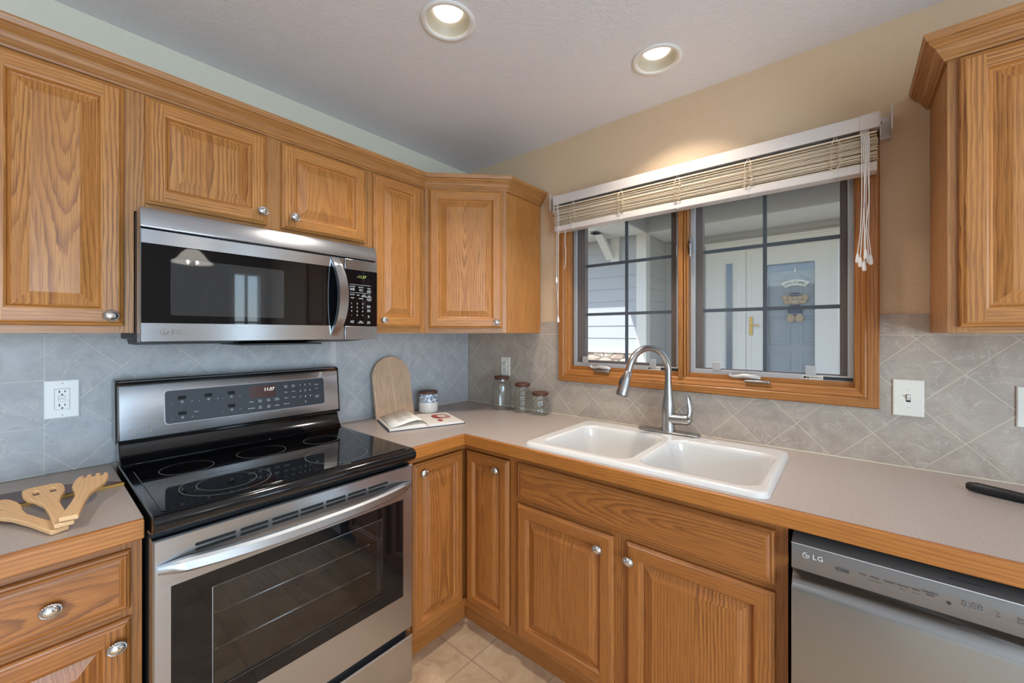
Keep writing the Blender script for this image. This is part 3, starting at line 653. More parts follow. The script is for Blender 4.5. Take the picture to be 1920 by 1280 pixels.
# ------------------------------------------------------------------ sink and faucet
def make_sink():
    root = thing('sink', 'white enamel double-bowl drop-in sink', 'sink', (1.391, -.355, CTZ))
    hw, hd = .428, .272; basins = [(-.182, -.031, .176, .190), (.218, -.031, .170, .190)]
    def sdf(x, y, cx, cy, bx, by, r):
        qx, qy = abs(x-cx)-bx+r, abs(y-cy)-by+r
        return math.hypot(max(qx, 0), max(qy, 0))+min(max(qx, qy), 0)-r
    def sm(t): t = max(0, min(1, t)); return t*t*(3-2*t)
    def height(x, y):
        e = -sdf(x, y, 0, 0, hw, hd, .035)
        z = .0165*math.sqrt(max(0, 1-(1-min(e, .016)/.016)**2)) if e > 0 else 0
        for b in basins:
            d = sdf(x, y, *b, .05)
            if d < .012:
                k = sm((.012-d)/.038); z = min(z, .0165-.0035*sm((.012-d)/.012)-.172*k)
            if b[0] < 0 and 0 < e: pass
        return z
    NX, NY = 176, 116; m = MB(); G = []
    for j in range(NY+1):
        row = []
        for i in range(NX+1):
            x, y = hw*(2*i/NX-1), hd*(2*j/NY-1)
            # round the outline corners
            r = .035; ax, ay = abs(x)-(hw-r), abs(y)-(hd-r)
            if ax > 0 and ay > 0:
                L = max(ax, ay)/math.hypot(ax, ay); x = math.copysign(hw-r+ax*L, x); y = math.copysign(hd-r+ay*L, y)
            row.append(m.bm.verts.new((x, y, height(x, y)+.0006)))
        G.append(row)
    for j in range(NY):
        for i in range(NX): m.face([G[j][i], G[j][i+1], G[j+1][i+1], G[j+1][i]], M_SINK, smooth=True)
    m.build('basin', root, sharp=80)
    for hx, hy in ((-.006, .205), (.165, .222)):
        c = MB(); c.lathe([(.021, .0165), (.021, .0185), (.019, .0195), (.0005, .0200)], (hx, hy, 0), M_SINK, 28, caps=False); c.build('hole_cap', root)
    for b in basins:
        c = MB(); c.lathe([(.042, -.1585), (.040, -.1575), (.036, -.158), (.032, -.161), (.0005, -.161)], (b[0], b[1], 0), M_NICKEL, 28, caps=False); c.build('drain', root)
make_sink()
fc = thing('faucet', 'brushed nickel pull-down gooseneck faucet behind the sink', 'faucet', (1.373, -.098, CTZ+.0186))
mb = MB(); mb.prism(arc_pts(.030, -90, 90, .105, 0, 12)+arc_pts(.030, 90, 270, -.105, 0, 12), 2, 0, .0085, M_NICKEL); mb.build('base_plate', fc, bevel=.003, seg=3)
mb = MB(); mb.lathe([(.030, .008), (.030, .014), (.0275, .03), (.0265, .06), (.0270, .085), (.0265, .105), (.0245, .125), (.021, .150), (.0178, .175), (.0165, .195), (.0162, .20)], (0, 0, 0), M_NICKEL, 36)
mb.tube([(.005, 0, .062), (.03, 0, .062), (.058, 0, .064)], [.026, .0245, .0235], M_NICKEL, 28); mb.build('body', fc)
mb = MB(); mb.tube([(.0585, 0, .064), (.075, 0, .065), (.088, 0, .068), (.093, 0, .072)], [.0235, .0235, .021, .012], M_NICKEL, 28)
mb.tube([(.074, 0, .066), (.086, 0, .075), (.092, .001, .093), (.0915, .002, .118), (.087, .003, .143), (.083, .004, .162), (.083, .004, .168)], [(.014, .017), (.012, .015), (.007, .0125), (.0055, .0115), (.005, .0105), (.005, .009), (.003, .005)], M_NICKEL, 16); mb.build('lever_handle', fc)
sd = Vector((-.47, -.88, 0)).normalized(); rr = .107
pts = [Vector((0, 0, z)) for z in (.196, .23, .26, .268)]
for k in range(1, 19):
    a = math.radians(180-k*9.2); pts.append(sd*(rr+rr*math.cos(a))+Z*(.268+rr*math.sin(a)))
tan = (pts[-1]-pts[-2]).normalized(); pts.append(pts[-1]+tan*.02)
mb = MB(); mb.tube(pts, [.0158]+[.0142]*(len(pts)-1), M_NICKEL, 24); mb.build('spout', fc)
p0 = pts[-1]; mb = MB(); mb.tube([p0, p0+tan*.004, p0+tan*.03, p0+tan*.07, p0+tan*.098, p0+tan*.103], [.0145, .0165, .0185, .0225, .0255, .0245], M_NICKEL, 28); sh = mb.build('spray_head', fc)
mb = MB(); mb.tube([p0+tan*.1031, p0+tan*.105], [.022, .021], M_BMATTE, 24); mb.build('nozzle', sh); mb = MB(); side = (Vector((-.64, .767, 0))-tan*tan.dot(Vector((-.64, .767, 0)))); bd = (sd*.8-Vector((.767, .64, 0))*.6); bd = (bd-tan*bd.dot(tan)).normalized()
mb.tube([p0+tan*.02+bd*.0155, p0+tan*.035+bd*.0185, p0+tan*.055+bd*.0205, p0+tan*.068+bd*.0195], [.003, .0075, .0075, .003], M_BMATTE, 12); mb.build('spray_button', sh)

# ------------------------------------------------------------------ appliances
def roundrect(x0, x1, z0, z1, r, n=5):
    p = []
    for cx, cz, a in ((x1-r, z0+r, -90), (x1-r, z1-r, 0), (x0+r, z1-r, 90), (x0+r, z0+r, 180)): p += arc_pts(r, a, a+90, cx, cz, n)
    return p
def logo(root, x, z, y, h, m, gap=.35):
    mb = MB(); n = 28; r = h*.5
    for k in range(n):                       # ring, open at the upper right
        a0, a1 = 2*PI*k/n, 2*PI*(k+1)/n
        if .10*PI < a0 < .42*PI: continue
        mb.quad([(x+q*math.cos(a), y, z+q*math.sin(a)) for q, a in ((r, a0), (r, a1), (r*.80, a1), (r*.80, a0))], m)
    w = r*.13
    mb.quad([(x-w, y, z-r*.38), (x+w*.6, y, z-r*.38), (x+w*.6, y, z+r*.45), (x-w, y, z+r*.45)], m)
    mb.quad([(x-w, y, z-r*.40), (x+r*.38, y, z-r*.40), (x+r*.38, y, z-r*.18), (x-w, y, z-r*.18)], m)
    mb.quad([(x+r*.1, y, z-w), (x+r, y, z-w), (x+r, y, z+w), (x+r*.1, y, z+w)], m)
    mb.lathe([(r*.14, 0), (r*.14, .0001)], (x-r*.42, y, z+r*.42), m, 10, 'y')
    mb.text('LG', x+h*(.5+gap), z, y, h*.82, m, align='LEFT', space=1.15, bold=h*.012)
    return mb.build('logo', root)

# --- range
RW = .379
rg = thing('range', 'stainless steel electric range with black glass cooktop', 'range', (0, -1.3465, 0), LEFT)
mb = MB()   # hollow: the oven cavity shows through the door window
for s in (-1, 1): mb.box(s*.3425-.0325, s*.3425+.0325, -.660, -.02, .02, .874, M_BMATTE)
mb.box(-.31, .31, -.06, -.02, .02, .874, M_BMATTE); mb.box(-.31, .31, -.66, -.06, .02, .36, M_BMATTE); mb.box(-.31, .31, -.66, -.06, .77, .874, M_BMATTE); mb.build('body', rg)
mb = MB()   # black cooktop rim with rounded front
prof = [(-.09, .895), (-.09, .928), (-.150, .930), (-.695, .930)]+[(-.700-.022*math.sin(math.radians(a)), .908+.022*math.cos(math.radians(a))) for a in range(10, 171, 20)]+[(-.700, .884), (-.665, .874), (-.64, .874)]
mb.prism(prof, 0, -RW, RW, M_BLACK, smooth=False); mb.build('cooktop_frame', rg, bevel=.003, sharp=30)
mb = MB(); mb.prism(roundrect(-RW+.022, RW-.022, -.690, -.165, .012), 2, .9300, .9325, M_BGLASS); ct = mb.build('glass_cooktop', rg, bevel=.0012)
M_RING = plain('burner_print', srgb(128, 128, 128), .4)
def burner(x, d, r, inner=None):
    m = MB()
    for q in ([r] if not inner else [r, inner]):
        m.lathe([(q, .9326), (q-.0014, .9327)], (x, -d, 0), M_RING, 72, caps=False)
    for k in (-1, 0, 1): m.text('o', x+k*.012, 0, 0, .004, M_RING) if False else None
    m.build('burner', ct)
burner(-.237, .327, .071); burner(-.016, .317, .078); burner(.202, .32, .066); burner(.147, .563, .104); burner(-.190, .568, .112, .074)
mb = MB()   # backguard: black sloped foot and steel head
mb.prism([(-.02, .925), (-.150, .9305), (-.128, .950), (-.104, 1.000), (-.104, 1.012), (-.02, 1.012)], 0, -RW+.002, RW-.002, M_BLACK); mb.build('backguard_base', rg, bevel=.003)
mb = MB(); mb.prism([(-.022, 1.006), (-.120, 1.006), (-.122, 1.012), (-.102, 1.188), (-.094, 1.200), (-.080, 1.206), (-.022, 1.206)], 0, -RW, RW, M_STEEL); mb.build('backguard', rg, bevel=.004)
mb = MB(); mb.prism([(-.018, 1.00), (-.126, 1.00), (-.126, 1.0065), (-.018, 1.0065)], 0, -RW-.001, RW+.001, M_BLACK)
for s in (-1, 1): mb.prism([(-.018, 1.0), (-.116, 1.0), (-.094, 1.203), (-.080, 1.209), (-.018, 1.209)], 0, s*(RW+.003)-.003, s*(RW+.003)+.003, M_BLACK)
mb.box(-RW, RW, -.075, -.018, 1.2065, 1.210, M_BLACK); mb.build('backguard_trim', rg)
tl = math.atan2(.020, .176)          # tilt of the panel face
def onface(mb_, name, parent):       # builds x/z drawing done at y=0, z measured from panel foot, onto the tilted face
    mb_.move(Matrix.Translation((0, -.1222, 1.012)) @ Matrix.Rotation(-tl, 4, 'X')); return mb_.build(name, parent)
PXa, PXb, PZa, PZb = -.258, .310, .034, .152
mb = MB(); mb.prism(roundrect(PXa-.002, PXb+.002, PZa-.002, PZb+.002, .012), 1, -.0012, .002, M_ALU); onface(mb, 'panel_bezel', rg)
mb = MB(); mb.prism(roundrect(PXa, PXb, PZa, PZb, .011), 1, -.0022, .0, M_PANEL); pnl = onface(mb, 'control_panel', rg)
mb = MB(); Yp = -.0024
def px(f): return PXa+(PXb-PXa)*f
def pz(f): return PZb-(PZb-PZa)*f
WINS = [(.085, .24), (.225, .24), (.355, .24), (.085, .72), (.355, .67)]
for fx, fz in WINS: q = MB(); q.box(px(fx)-.012, px(fx)+.012, Yp, Yp+.0004, pz(fz)-.0065, pz(fz)+.0065, M_SLOT); onface(q, 'burner_display', pnl)
for k, (fx, fz) in enumerate(WINS):
    mb.text('ON\nOFF', px(fx), pz(fz)-.0155, Yp, .0036, M_INK)
    mb.text('-', px(fx)-.029, pz(fz)-.017, Yp, .007, M_INK); mb.text('+', px(fx)+.029, pz(fz)-.017, Yp, .006, M_INK)
mb.text('Select', px(.158), pz(.72), Yp, .004, M_INK)
for i, row in enumerate((('Clock', 'Cook\nTime', 'Start\nTime', 'Timer\nOn/Off'), ('EasyClean', 'Self\nClean', 'Oven\nLight', 'Setting'))):
    for j, s in enumerate(row): mb.text(s, px(.475+.056*j), pz(.62+.22*i), Yp, .0044, M_INK, bold=.0001)
for i, row in enumerate((('Conv.\nBake', 'Conv.\nRoast'), ('Bake', 'Broil'), ('Warm', 'Proof'), ('Favorites', ''))):
    for j, s in enumerate(row):
        if s: mb.text(s, px(.71+.054*j), pz(.20+.21*i), Yp, .0044, M_INK, bold=.0001)
for k, s in enumerate('123456789'): mb.text(s, px(.814+.037*(k % 3)), pz(.20+.22*(k//3)), Yp, .0075, M_INK, bold=.0002)
mb.text('0', px(.851), pz(.84), Yp, .0075, M_INK, bold=.0002)
mb.text('START', px(.94), pz(.24), Yp, .0052, M_INK); mb.text('Enter', px(.94), pz(.38), Yp, .004, M_INK); mb.text('CLEAR\nOFF', px(.94), pz(.70), Yp, .0048, M_INK); onface(mb, 'printed_legend', pnl)
mb = MB(); mb.quad([(px(.465), Yp, pz(.50)), (px(.635), Yp, pz(.50)), (px(.635), Yp, pz(.10)), (px(.465), Yp, pz(.10))], plain('display_red_dark', srgb(74, 36, 32), .2)); mb.text('11:37', px(.592), pz(.24), Yp-.0002, .013, M_LEDW, shear=.15, bold=.0002); onface(mb, 'clock_display', pnl)
lg = logo(rg, 0, 0, 0, .021, M_CHROME); lg.location = (-.343, -.1222+.0, 1.012+.024); lg.rotation_euler = (-tl, 0, 0); lg.location.y -= .0028-.024*math.tan(tl)
# oven door with a real opening for the window
od = -.700
mb = MB(); WX0, WX1, WZ0, WZ1 = -.259, .246, .428, .704
mb.rings(-RW+.002, RW-.002, .245, .868, -.655, [(0, 0), (0, .041), (.004, .045), (.035, .045)], M_STEEL, grained=False)
def framed(x0, x1, z0, z1, hx0, hx1, hz0, hz1, y, m):
    a = [(x0, z0), (x1, z0), (x1, z1), (x0, z1)]; b = [(hx0, hz0), (hx1, hz0), (hx1, hz1), (hx0, hz1)]
    for k in range(4): j = (k+1) % 4; mb.quad([(a[k][0], y, a[k][1]), (a[j][0], y, a[j][1]), (b[j][0], y, b[j][1]), (b[k][0], y, b[k][1])], m)
GX0, GX1, GZ0, GZ1 = -.342, .332, .383, .744
framed(-RW+.037, RW-.037, .280, .833, GX0, GX1, GZ0, GZ1, od, M_STEEL)
dr = mb.build('oven_door', rg, fix=False)
mb = MB(); framed(GX0-.001, GX1+.001, GZ0-.001, GZ1+.001, WX0, WX1, WZ0, WZ1, od-.0012, M_BGLASS); mb.rings(GX0-.001, GX1+.001, GZ0-.001, GZ1+.001, od+.004, [(0, 0), (0, .0052)], M_BGLASS, grained=False); mb.build('door_glass', dr, fix=False)
mb = MB(); mb.rings(WX0, WX1, WZ0, WZ1, od+.004, [(0, .0049), (.0016, .0052), (.0016, 0)], M_STEELD, grained=False); mb.build('window_trim', dr)
mb = MB(); mb.quad([(WX0+.002, od+.003, WZ0+.002), (WX1-.002, od+.003, WZ0+.002), (WX1-.002, od+.003, WZ1-.002), (WX0+.002, od+.003, WZ1-.002)], M_OVENG); mb.build('window_glass', dr)
M_CAV = plain('oven_enamel', srgb(96, 98, 104), .35)
mb = MB(); mb.rings(WX0-.04, WX1+.04, WZ0-.05, WZ1+.05, -.662, [(.04, .001), (0, 0), (0, -.36)], M_CAV, grained=False, center=M_CAV); mb.build('oven_cavity', rg, fix=False)
for zz in (.50, .60):
    mb = MB(); mb.tube([(WX0-.03, -.645, zz), (WX1+.03, -.645, zz)], .0035, M_CHROME, 8)
    for k in range(14): xx = WX0-.02+k*.042; mb.tube([(xx, -.650, zz+.005), (xx, -.33, zz+.005)], .0018, M_CHROME, 6)
    mb.build('oven_rack', rg)
# vents: paired dark slots in the upper door
mb = MB()
for x0, x1, rows in ((-.295, -.205, 2), (-.195, -.125, 2), (-.115, -.042, 2), (-.036, .034, 2), (.042, .108, 2), (.116, .182, 2), (.190, .268, 2)):
    for r in range(rows):
        z = .829-r*.013; mb.prism(roundrect(x0, x1-(.012 if r and x1 > .25 else 0), z-.0038, z+.0038, .0036, 3), 1, od-.0008, od+.002, M_SLOT)
mb.build('vent_slots', dr)
n = 28; mb = MB(); L = []
for k in range(n+1):
    f = 2*k/n-1; x = f*(RW-.010); b = max(0, 1-abs(f)**2.6); yo = od-.004-.052*b; w = .008+.012*min(1, b*4); zc = .796
    hh = .010+.007*min(1, b*3)
    L.append([(x, yo-w*.5, zc+hh*.6), (x, yo-w*.5, zc-hh*.6), (x, yo-w*.2, zc-hh), (x, yo+w*.5, zc-hh), (x, yo+w*.5, zc+hh), (x, yo-w*.2, zc+hh)])
L = [[mb.bm.verts.new(p) for p in q] for q in L]
for a, b in zip(L, L[1:]):
    for k in range(6): mb.face([a[k], b[k], b[(k+1) % 6], a[(k+1) % 6]], M_STEELH)
mb.face(L[0], M_STEELH); mb.face(L[-1][::-1], M_STEELH); mb.build('handle', dr, smooth=True, sharp=35)
mb = MB(); mb.rings(-RW+.002, RW-.002, .035, .215, -.655, [(0, 0), (0, .041), (.004, .045), (.02, .045)], M_STEEL, center=M_STEEL, grained=False); mb.build('storage_drawer', rg, fix=False)
for sx in (-1, 1):
    for yy in (-.6, -.1): mb = MB(); mb.lathe([(.018, 0), (.018, .021)], (sx*.33, yy, 0), M_BMATTE, 16); mb.build('foot', rg)

# --- over-the-range microwave
mw = thing('microwave', 'stainless over-the-range microwave with black glass door', 'microwave', (0, -1.332, 1.345), LEFT)
MW = .3785
mb = MB(); mb.box(-MW+.003, MW-.003, -.372, -.004, .006, .396, M_BMATTE); mb.build('body', mw, bevel=.004)
mb = MB(); mb.prism([(-.370, -.001), (-.20, -.012), (-.04, -.012), (-.004, .006), (-.370, .006)], 0, -.36, .36, M_BMATTE); mb.box(-.10, .17, -.36, -.08, -.017, -.011, M_BMATTE); mb.build('underside', mw)
mb = MB(); mb.prism([(-.372, .331), (-.414, .331), (-.425, .336), (-.425, .345), (-.418, .378), (-.408, .3945), (-.372, .3945)], 0, -MW, MW, M_STEEL); mb.build('top_grille', mw, bevel=.002)
DX1 = .232
mb = MB(); mb.rings(-MW, DX1, .0, .329, -.372, [(0, 0), (0, .051), (.002, .053)], M_STEEL, grained=False)
for a, b in ((.0005, .056), (.287, .327)): mb.quad([(-MW+.002, -.425, a+.0015), (DX1-.002, -.425, a+.0015), (DX1-.002, -.425, b), (-MW+.002, -.425, b)], M_STEEL)
md = mb.build('microwave_door', mw, fix=False)
mb = MB(); mb.box(-MW+.0015, DX1-.0015, -.4235, -.40, .0565, .2865, M_BGLASS); mb.build('door_glass', md)
t = NT('microwave_mesh_window'); x, y, z = t.xyz(t.coord()); f1 = t.math('SINE', t.math('MULTIPLY', x, 1800)); f2 = t.math('SINE', t.math('MULTIPLY', z, 1800))
t.P(Base_Color=t.ramp(t.math('MULTIPLY', f1, f2), [(0, (.012, .012, .013)), (.35, (.07, .07, .072))]), Roughness=.03, Specular_IOR_Level=.55)
mb = MB(); mb.prism(roundrect(-.310, .006, .080, .252, .006), 1, -.4242, -.4230, t.m); mb.build('mesh_window', md)
mb = MB(); n = 24; L = []
for k in range(n+1):
    f = 2*k/n-1; zc = .171+f*.155; b = max(0, 1-abs(f)**2.2); yo = -.428-.046*b; w = .017+.004*b
    xc = .207-.016*(1-b)
    L.append([mb.bm.verts.new(p) for p in ((xc-w, yo+.006, zc), (xc-w*.85, yo, zc), (xc+w*.85, yo, zc), (xc+w, yo+.006, zc), (xc+w, yo+.013, zc), (xc-w, yo+.013, zc))])
for a, b in zip(L, L[1:]):
    for k in range(6): mb.face([a[k], b[k], b[(k+1) % 6], a[(k+1) % 6]], M_STEEL)
mb.face(L[0], M_STEEL); mb.face(L[-1][::-1], M_STEEL); mb.build('handle', md, smooth=True, sharp=35)
logo(md, -.325, .029, -.4254, .019, M_CHROME)
for a, b in ((.0, .055), (.287, .329)): mb = MB(); mb.box(DX1+.002, MW, -.425, -.372, a, b, M_STEEL); mb.build('panel_trim', mw, bevel=.0015)
mb = MB(); mb.box(DX1+.002, MW, -.4245, -.372, .0555, .2865, M_BGLASS); cp = mb.build('control_panel', mw)
mb = MB(); Yp = -.4248; x0 = DX1+.002; wd = MW-x0
def mx(f): return x0+wd*f
def mz(f): return .285-.228*f
for fz in (.255, .40): mb.quad([(mx(.14), Yp, mz(fz)), (mx(.80), Yp, mz(fz)), (mx(.80), Yp, mz(fz+.004)), (mx(.14), Yp, mz(fz+.004))], M_INK)
for f, fz, s in ((.22, .295, 'POPCORN'), (.48, .300, 'POTATO'), (.74, .31, 'PIZZA'), (.22, .345, 'FROZEN\nENTREE'), (.48, .35, 'AUTO\nCOOK'), (.74, .36, 'AUTO\nREHEAT'), (.22, .44, 'SOFTEN'), (.40, .445, 'MELT'), (.58, .45, 'AUTO\nDEFROST'), (.74, .46, 'TIME\nDEFROST'), (.22, .50, 'TIMER'), (.48, .505, 'POWER'), (.74, .52, 'CUSTOM\nCOOK'), (.73, .645, 'START\nENTER'), (.73, .72, 'STOP\nCLEAR'), (.73, .83, 'EZ\nON'), (.22, .93, 'LIGHT\nHI/LO'), (.48, .935, 'VENT\nHI/LO/OFF'), (.73, .94, 'VENT\nSLOW')):
    mb.text(s, mx(f), mz(fz), Yp, .0040, M_INK, bold=.0001)
for k, s in enumerate('123456789-0+'): mb.text(s, mx(.20+.17*(k % 3)), mz(.60+.07*(k//3)), Yp, .0066, M_INK, bold=.0002)
mb.build('printed_legend', cp)
mb = MB(); mb.text('-11:37', mx(.50), mz(.11), Yp, .012, M_LEDG, shear=.12); mb.build('clock_display', cp)

# --- dishwasher
dw = thing('dishwasher', 'stainless steel dishwasher under the right end of the worktop', 'dishwasher', (2.172, 0, 0), 0)
DWh = .299
mb = MB(); mb.box(-DWh+.004, DWh-.004, -.60, -.03, .08, .856, M_BMATTE); mb.box(-DWh+.01, DWh-.01, -.56, -.50, .0, .10, M_BMATTE); mb.build('body', dw)
mb = MB(); mb.prism([(-.602, .770), (-.656, .770), (-.658, .773), (-.655, .830), (-.653, .834), (-.618, .846), (-.602, .846)], 0, -DWh, DWh, plain('panel_grey', srgb(126, 122, 120), .36, .55)); pc = mb.build('control_panel', dw, bevel=.0012)
mb = MB(); mb.prism([(-.602, .100), (-.659, .100), (-.661, .104), (-.661, .715), (-.658, .724), (-.650, .733), (-.634, .745), (-.620, .760), (-.602, .764)], 0, -DWh, DWh, M_STEELW); mb.build('door_panel', dw, bevel=.0015, sharp=25)
mb = MB(); mb.prism([(-.6545, .8328), (-.6562, .8334), (-.6545, .8352), (-.652, .8350)], 0, -DWh, DWh, M_CHROME); mb.build('edge_highlight', dw)  # chrome strip stands for the bright highlight along the rounded panel edge
logo(pc, -.2685, .8115, -.6582, .0145, M_INK, .40)
mb = MB(); Yp = -.6582
q = MB(); q.box(-.2085, -.1855, -.6580, -.655, .795, .805, plain('power_key', srgb(96, 92, 92), .4)); q.build('power_key', pc); mb.text('POWER', -.197, .800, Yp, .0052, M_INKD, bold=.0002)
for x, s, s2 in ((-.160, 'Auto', ''), (-.139, 'Heavy', 'Machine Clean'), (-.115, 'Delicate', ''), (-.093, 'Normal', 'Rinse'), (-.072, 'Turbo', 'Express'), (-.050, 'Download\nCycle', '')):
    mb.text(s, x, .805, Yp, .0040, M_INKD, bold=.0001)
    if s2: mb.text(s2, x, .797, Yp, .0027, M_INKD)
mb.lathe([(.003, 0), (.003, .0002)], (-.022, Yp, .797), M_INKD, 12, 'y'); q = MB(); q.text('8:88', .012, .805, Yp, .013, plain('unlit_digits', srgb(112, 108, 106), .4)); q.build('digit_display', pc); mb.text('o', .046, .807, Yp, .005, M_INKD); mb.text('3s', .046, .799, Yp, .0045, M_INKD); mb.text('Dual\nZone', .077, .803, Yp, .0048, M_INKD); mb.build('printed_legend', pc)
q = MB(); q.text('Direct Drive Inverter', 0, 0, 0, .0042, M_INKD); q.move(Matrix.Translation((.006, -.634, .8415)) @ Matrix.Rotation(-1.24, 4, 'X')); q.build('lettering', pc)

# ------------------------------------------------------------------ electrical plates
def plate(root, w, h, m, th=.006):
    mb = MB(); mb.rings(-w/2, w/2, -h/2, h/2, 0, [(0, 0), (0, th-.002), (.003, th), (.004, th)], m, center=m, grained=False); return mb.build('cover_plate', root)
def slots(mb, x, z, y):
    mb.box(x-.0075, x-.0050, y, y+.001, z+.001, z+.009, M_SLOT); mb.box(x+.0050, x+.0072, y, y+.001, z+.002, z+.0085, M_SLOT); mb.lathe([(.0024, 0), (.0024, .0006)], (x, y+.0006, z-.005), M_SLOT, 12, 'y')
def screw(root, x, z, y):
    mb = MB(); mb.lathe([(.0030, 0), (.0030, .0008), (.002, .0013), (.0003, .0014)], (x, y, z), M_WHITE, 14, 'y', caps=False); mb.box(x-.0024, x+.0024, y-.0016, y-.0012, z-.0004, z+.0004, M_SLOT); mb.build('screw', root)
gf = thing('wall_outlet', 'white ground-fault outlet with test buttons on the tile left of the range', 'outlet', (0.0, -1.846, 1.155), LEFT)
plate(gf, .078, .124, M_WHITE)
mb = MB(); mb.box(-.0172, .0172, -.0068, -.0055, -.0345, .0345, M_SLOT); mb.box(-.0165, .0165, -.0085, -.0055, -.0338, .0338, M_WHITE); slots(mb, 0, .020, -.0088); slots(mb, 0, -.024, -.0088); mb.box(.0125, .0140, -.0088, -.008, -.006, -.0045, M_SLOT); dv = mb.build('receptacle', gf)
for z in (.0035, -.0075): mb = MB(); mb.box(-.0085, .0065, -.0087, -.0084, z-.0002, z+.0082, M_SLOT); mb.box(-.0080, .0060, -.0098, -.0085, z+.0004, z+.0076, M_WHITE); mb.build('button', dv)
for z in (.052, -.052): screw(gf, 0, z, -.006)
def duplex(label, loc, rz, m):
    o = thing('wall_outlet', label, 'outlet', loc, rz); plate(o, .072, .116, m)
    for z in (.0195, -.0195):
        mb = MB(); mb.lathe([(.0172, .0055), (.0172, .0078), (.016, .0086), (.0004, .0087)], (0, 0, z), m, 30, 'y', sx=1, sy=.82, caps=False); slots(mb, 0, z, -.0090); mb.build('receptacle', o)
    screw(o, 0, 0, -.006); return o
duplex('ivory duplex outlet on the tile above the glass jars', (.336, 0, 1.163), 0, M_IVORY)
duplex('white outlet mostly hidden behind the arched wooden board', (0, -.655, 1.148), LEFT, M_WHITE)
sw = thing('light_switch', 'white toggle light switch on the tile right of the window', 'switch', (2.1415, 0, 1.151), 0)
plate(sw, .076, .122, M_IVORY)
mb = MB(); mb.box(-.0055, .0055, -.0066, -.0055, -.0125, .0125, M_SLOT); mb.build('toggle_slot', sw)
mb = MB(); mb.prism([(-.005, -.009), (-.005, .009), (-.016, .012), (-.017, .006)], 0, -.0043, .0043, M_IVORY); mb.build('toggle', sw, bevel=.001)
for z in (.030, -.030): screw(sw, 0, z, -.006)
o2 = thing('light_switch', 'white switch plate cut by the right picture edge below the wall cabinet', 'switch', (2.411, 0, 1.150), 0)
plate(o2, .072, .122, M_IVORY); mb = MB(); mb.box(-.0165, .0165, -.0085, -.0055, -.033, .033, M_IVORY); mb.build('rocker', o2, bevel=.0015)

# ------------------------------------------------------------------ things on the worktops
T = CTZ
# arched board with grooves leaning on the wall
bw, bh, bt = .1175, .330, .018
ab = thing('cutting_board', 'arched pale wooden board with concentric grooves leaning on the tile', 'cutting board', (.078, -.632, T+.0005), LEFT)
def arch(r, z0, zc, n=30): return [(r, z0)]+[(r*math.cos(PI*k/n), zc+r*math.sin(PI*k/n)) for k in range(n+1)]+[(-r, z0)]
mb = MB(); zc = bh-bw; pitch = .0088; rings_ = [(bw, 0), (bw, bt-.003), (bw-.003, bt)]; r = bw
while r > pitch*1.4:
    r -= pitch; rings_ += [(r+.0017, bt), (r+.0010, bt-.005), (r-.0010, bt-.005), (r-.0017, bt)]
rings_.append((.0008, bt)); Ls = []
for r, d in rings_: Ls.append([mb.bm.verts.new((x, -d, z)) for x, z in arch(r, 0, zc)])
off = (3.2, .16)
for A_, B_ in zip(Ls, Ls[1:]):
    for k in range(len(A_)-1): mb.face([A_[k], A_[k+1], B_[k+1], B_[k]], PALEWOOD, Z, off)
for k in range(0, 1): pass
mb.face(Ls[0], PALEWOOD, Z, off)
for A_, B_ in zip(Ls, Ls[1:]):
    mb.face([A_[0], B_[0], B_[-1], A_[-1]], PALEWOOD, X, off) if False else None
bot = [L_[0] for L_ in Ls]+[L_[-1] for L_ in Ls[::-1]]
mb.face(bot, PALEWOOD, X, off)
mb.move(Matrix.Rotation(math.radians(-10.6), 4, 'X')); mb.build('board', ab, fix=False)
# canister
cn = thing('canister', 'blue speckled and white ceramic canister with wooden lid beside the board', 'canister', (.115, -.432, T+.0005))
t = NT('speckled_glaze'); c = t.coord(); n1 = t.noise(c, 75, 3, .7, .6); n2 = t.noise(c, 190, 2)
t.P(Base_Color=t.ramp(t.math('ADD', t.math('MULTIPLY', n1, .7), t.math('MULTIPLY', n2, .3)), [(.40, srgb(64, 82, 104)), (.48, srgb(126, 142, 160)), (.54, srgb(208, 210, 212)), (1, srgb(226, 226, 224))]), Roughness=.25)
M_GLZ = plain('white_glaze', srgb(222, 218, 210), .25)
pr = [(.048, 0), (.0535, .003), (.0555, .010), (.0560, .030), (.0560, .058), (.0558, .060), (.0555, .085), (.0545, .100), (.0525, .108), (.0495, .110)]
mb = MB(); mb.lathe(pr, (0, 0, 0), None, 48, mats=[M_GLZ]*5+[t.m]*5); mb.build('pot', cn)
mb = MB(); mb.lathe([(.046, .1101), (.052, .111), (.0535, .113), (.0535, .121), (.052, .123), (.0005, .1235)], (0, 0, 0), WALNUT, 40); mb.build('lid', cn)
# open cookbook
bk = thing('cookbook', 'open cookbook with a red dish picture in front of the arched board', 'book', (.425, -.676, T+.0005), math.radians(69))
M_PAPER, M_NAVYC = plain('paper', srgb(238, 230, 218), .7), plain('navy_cover', srgb(52, 56, 78), .5)
pw, pl = .185, .262
mb = MB(); mb.box(-pw-.006, -.004, -.004, pl+.004, 0, .003, M_NAVYC); mb.box(.004, pw+.006, -.004, pl+.004, 0, .003, M_NAVYC); mb.box(-.004, .004, -.004, pl+.004, 0, .002, M_NAVYC); mb.build('cover', bk)
def block(sgn, h): # page block cross-section
    top = [(0, .004), (.006, .010), (.016, h*.9), (.035, h), (.075, h*.92), (.12, h*.80), (pw, h*.62)]
    return [(sgn*x, z) for x, z in top]+[(sgn*pw, .0031), (sgn*.001, .0031)]
mb = MB(); mb.prism(block(-1, .021), 1, 0, pl, M_PAPER); mb.build('left_pages', bk, sharp=30, smooth=True)
mb = MB(); mb.prism(block(1, .016), 1, 0, pl, M_PAPER); rp = mb.build('right_pages', bk, sharp=30, smooth=True)
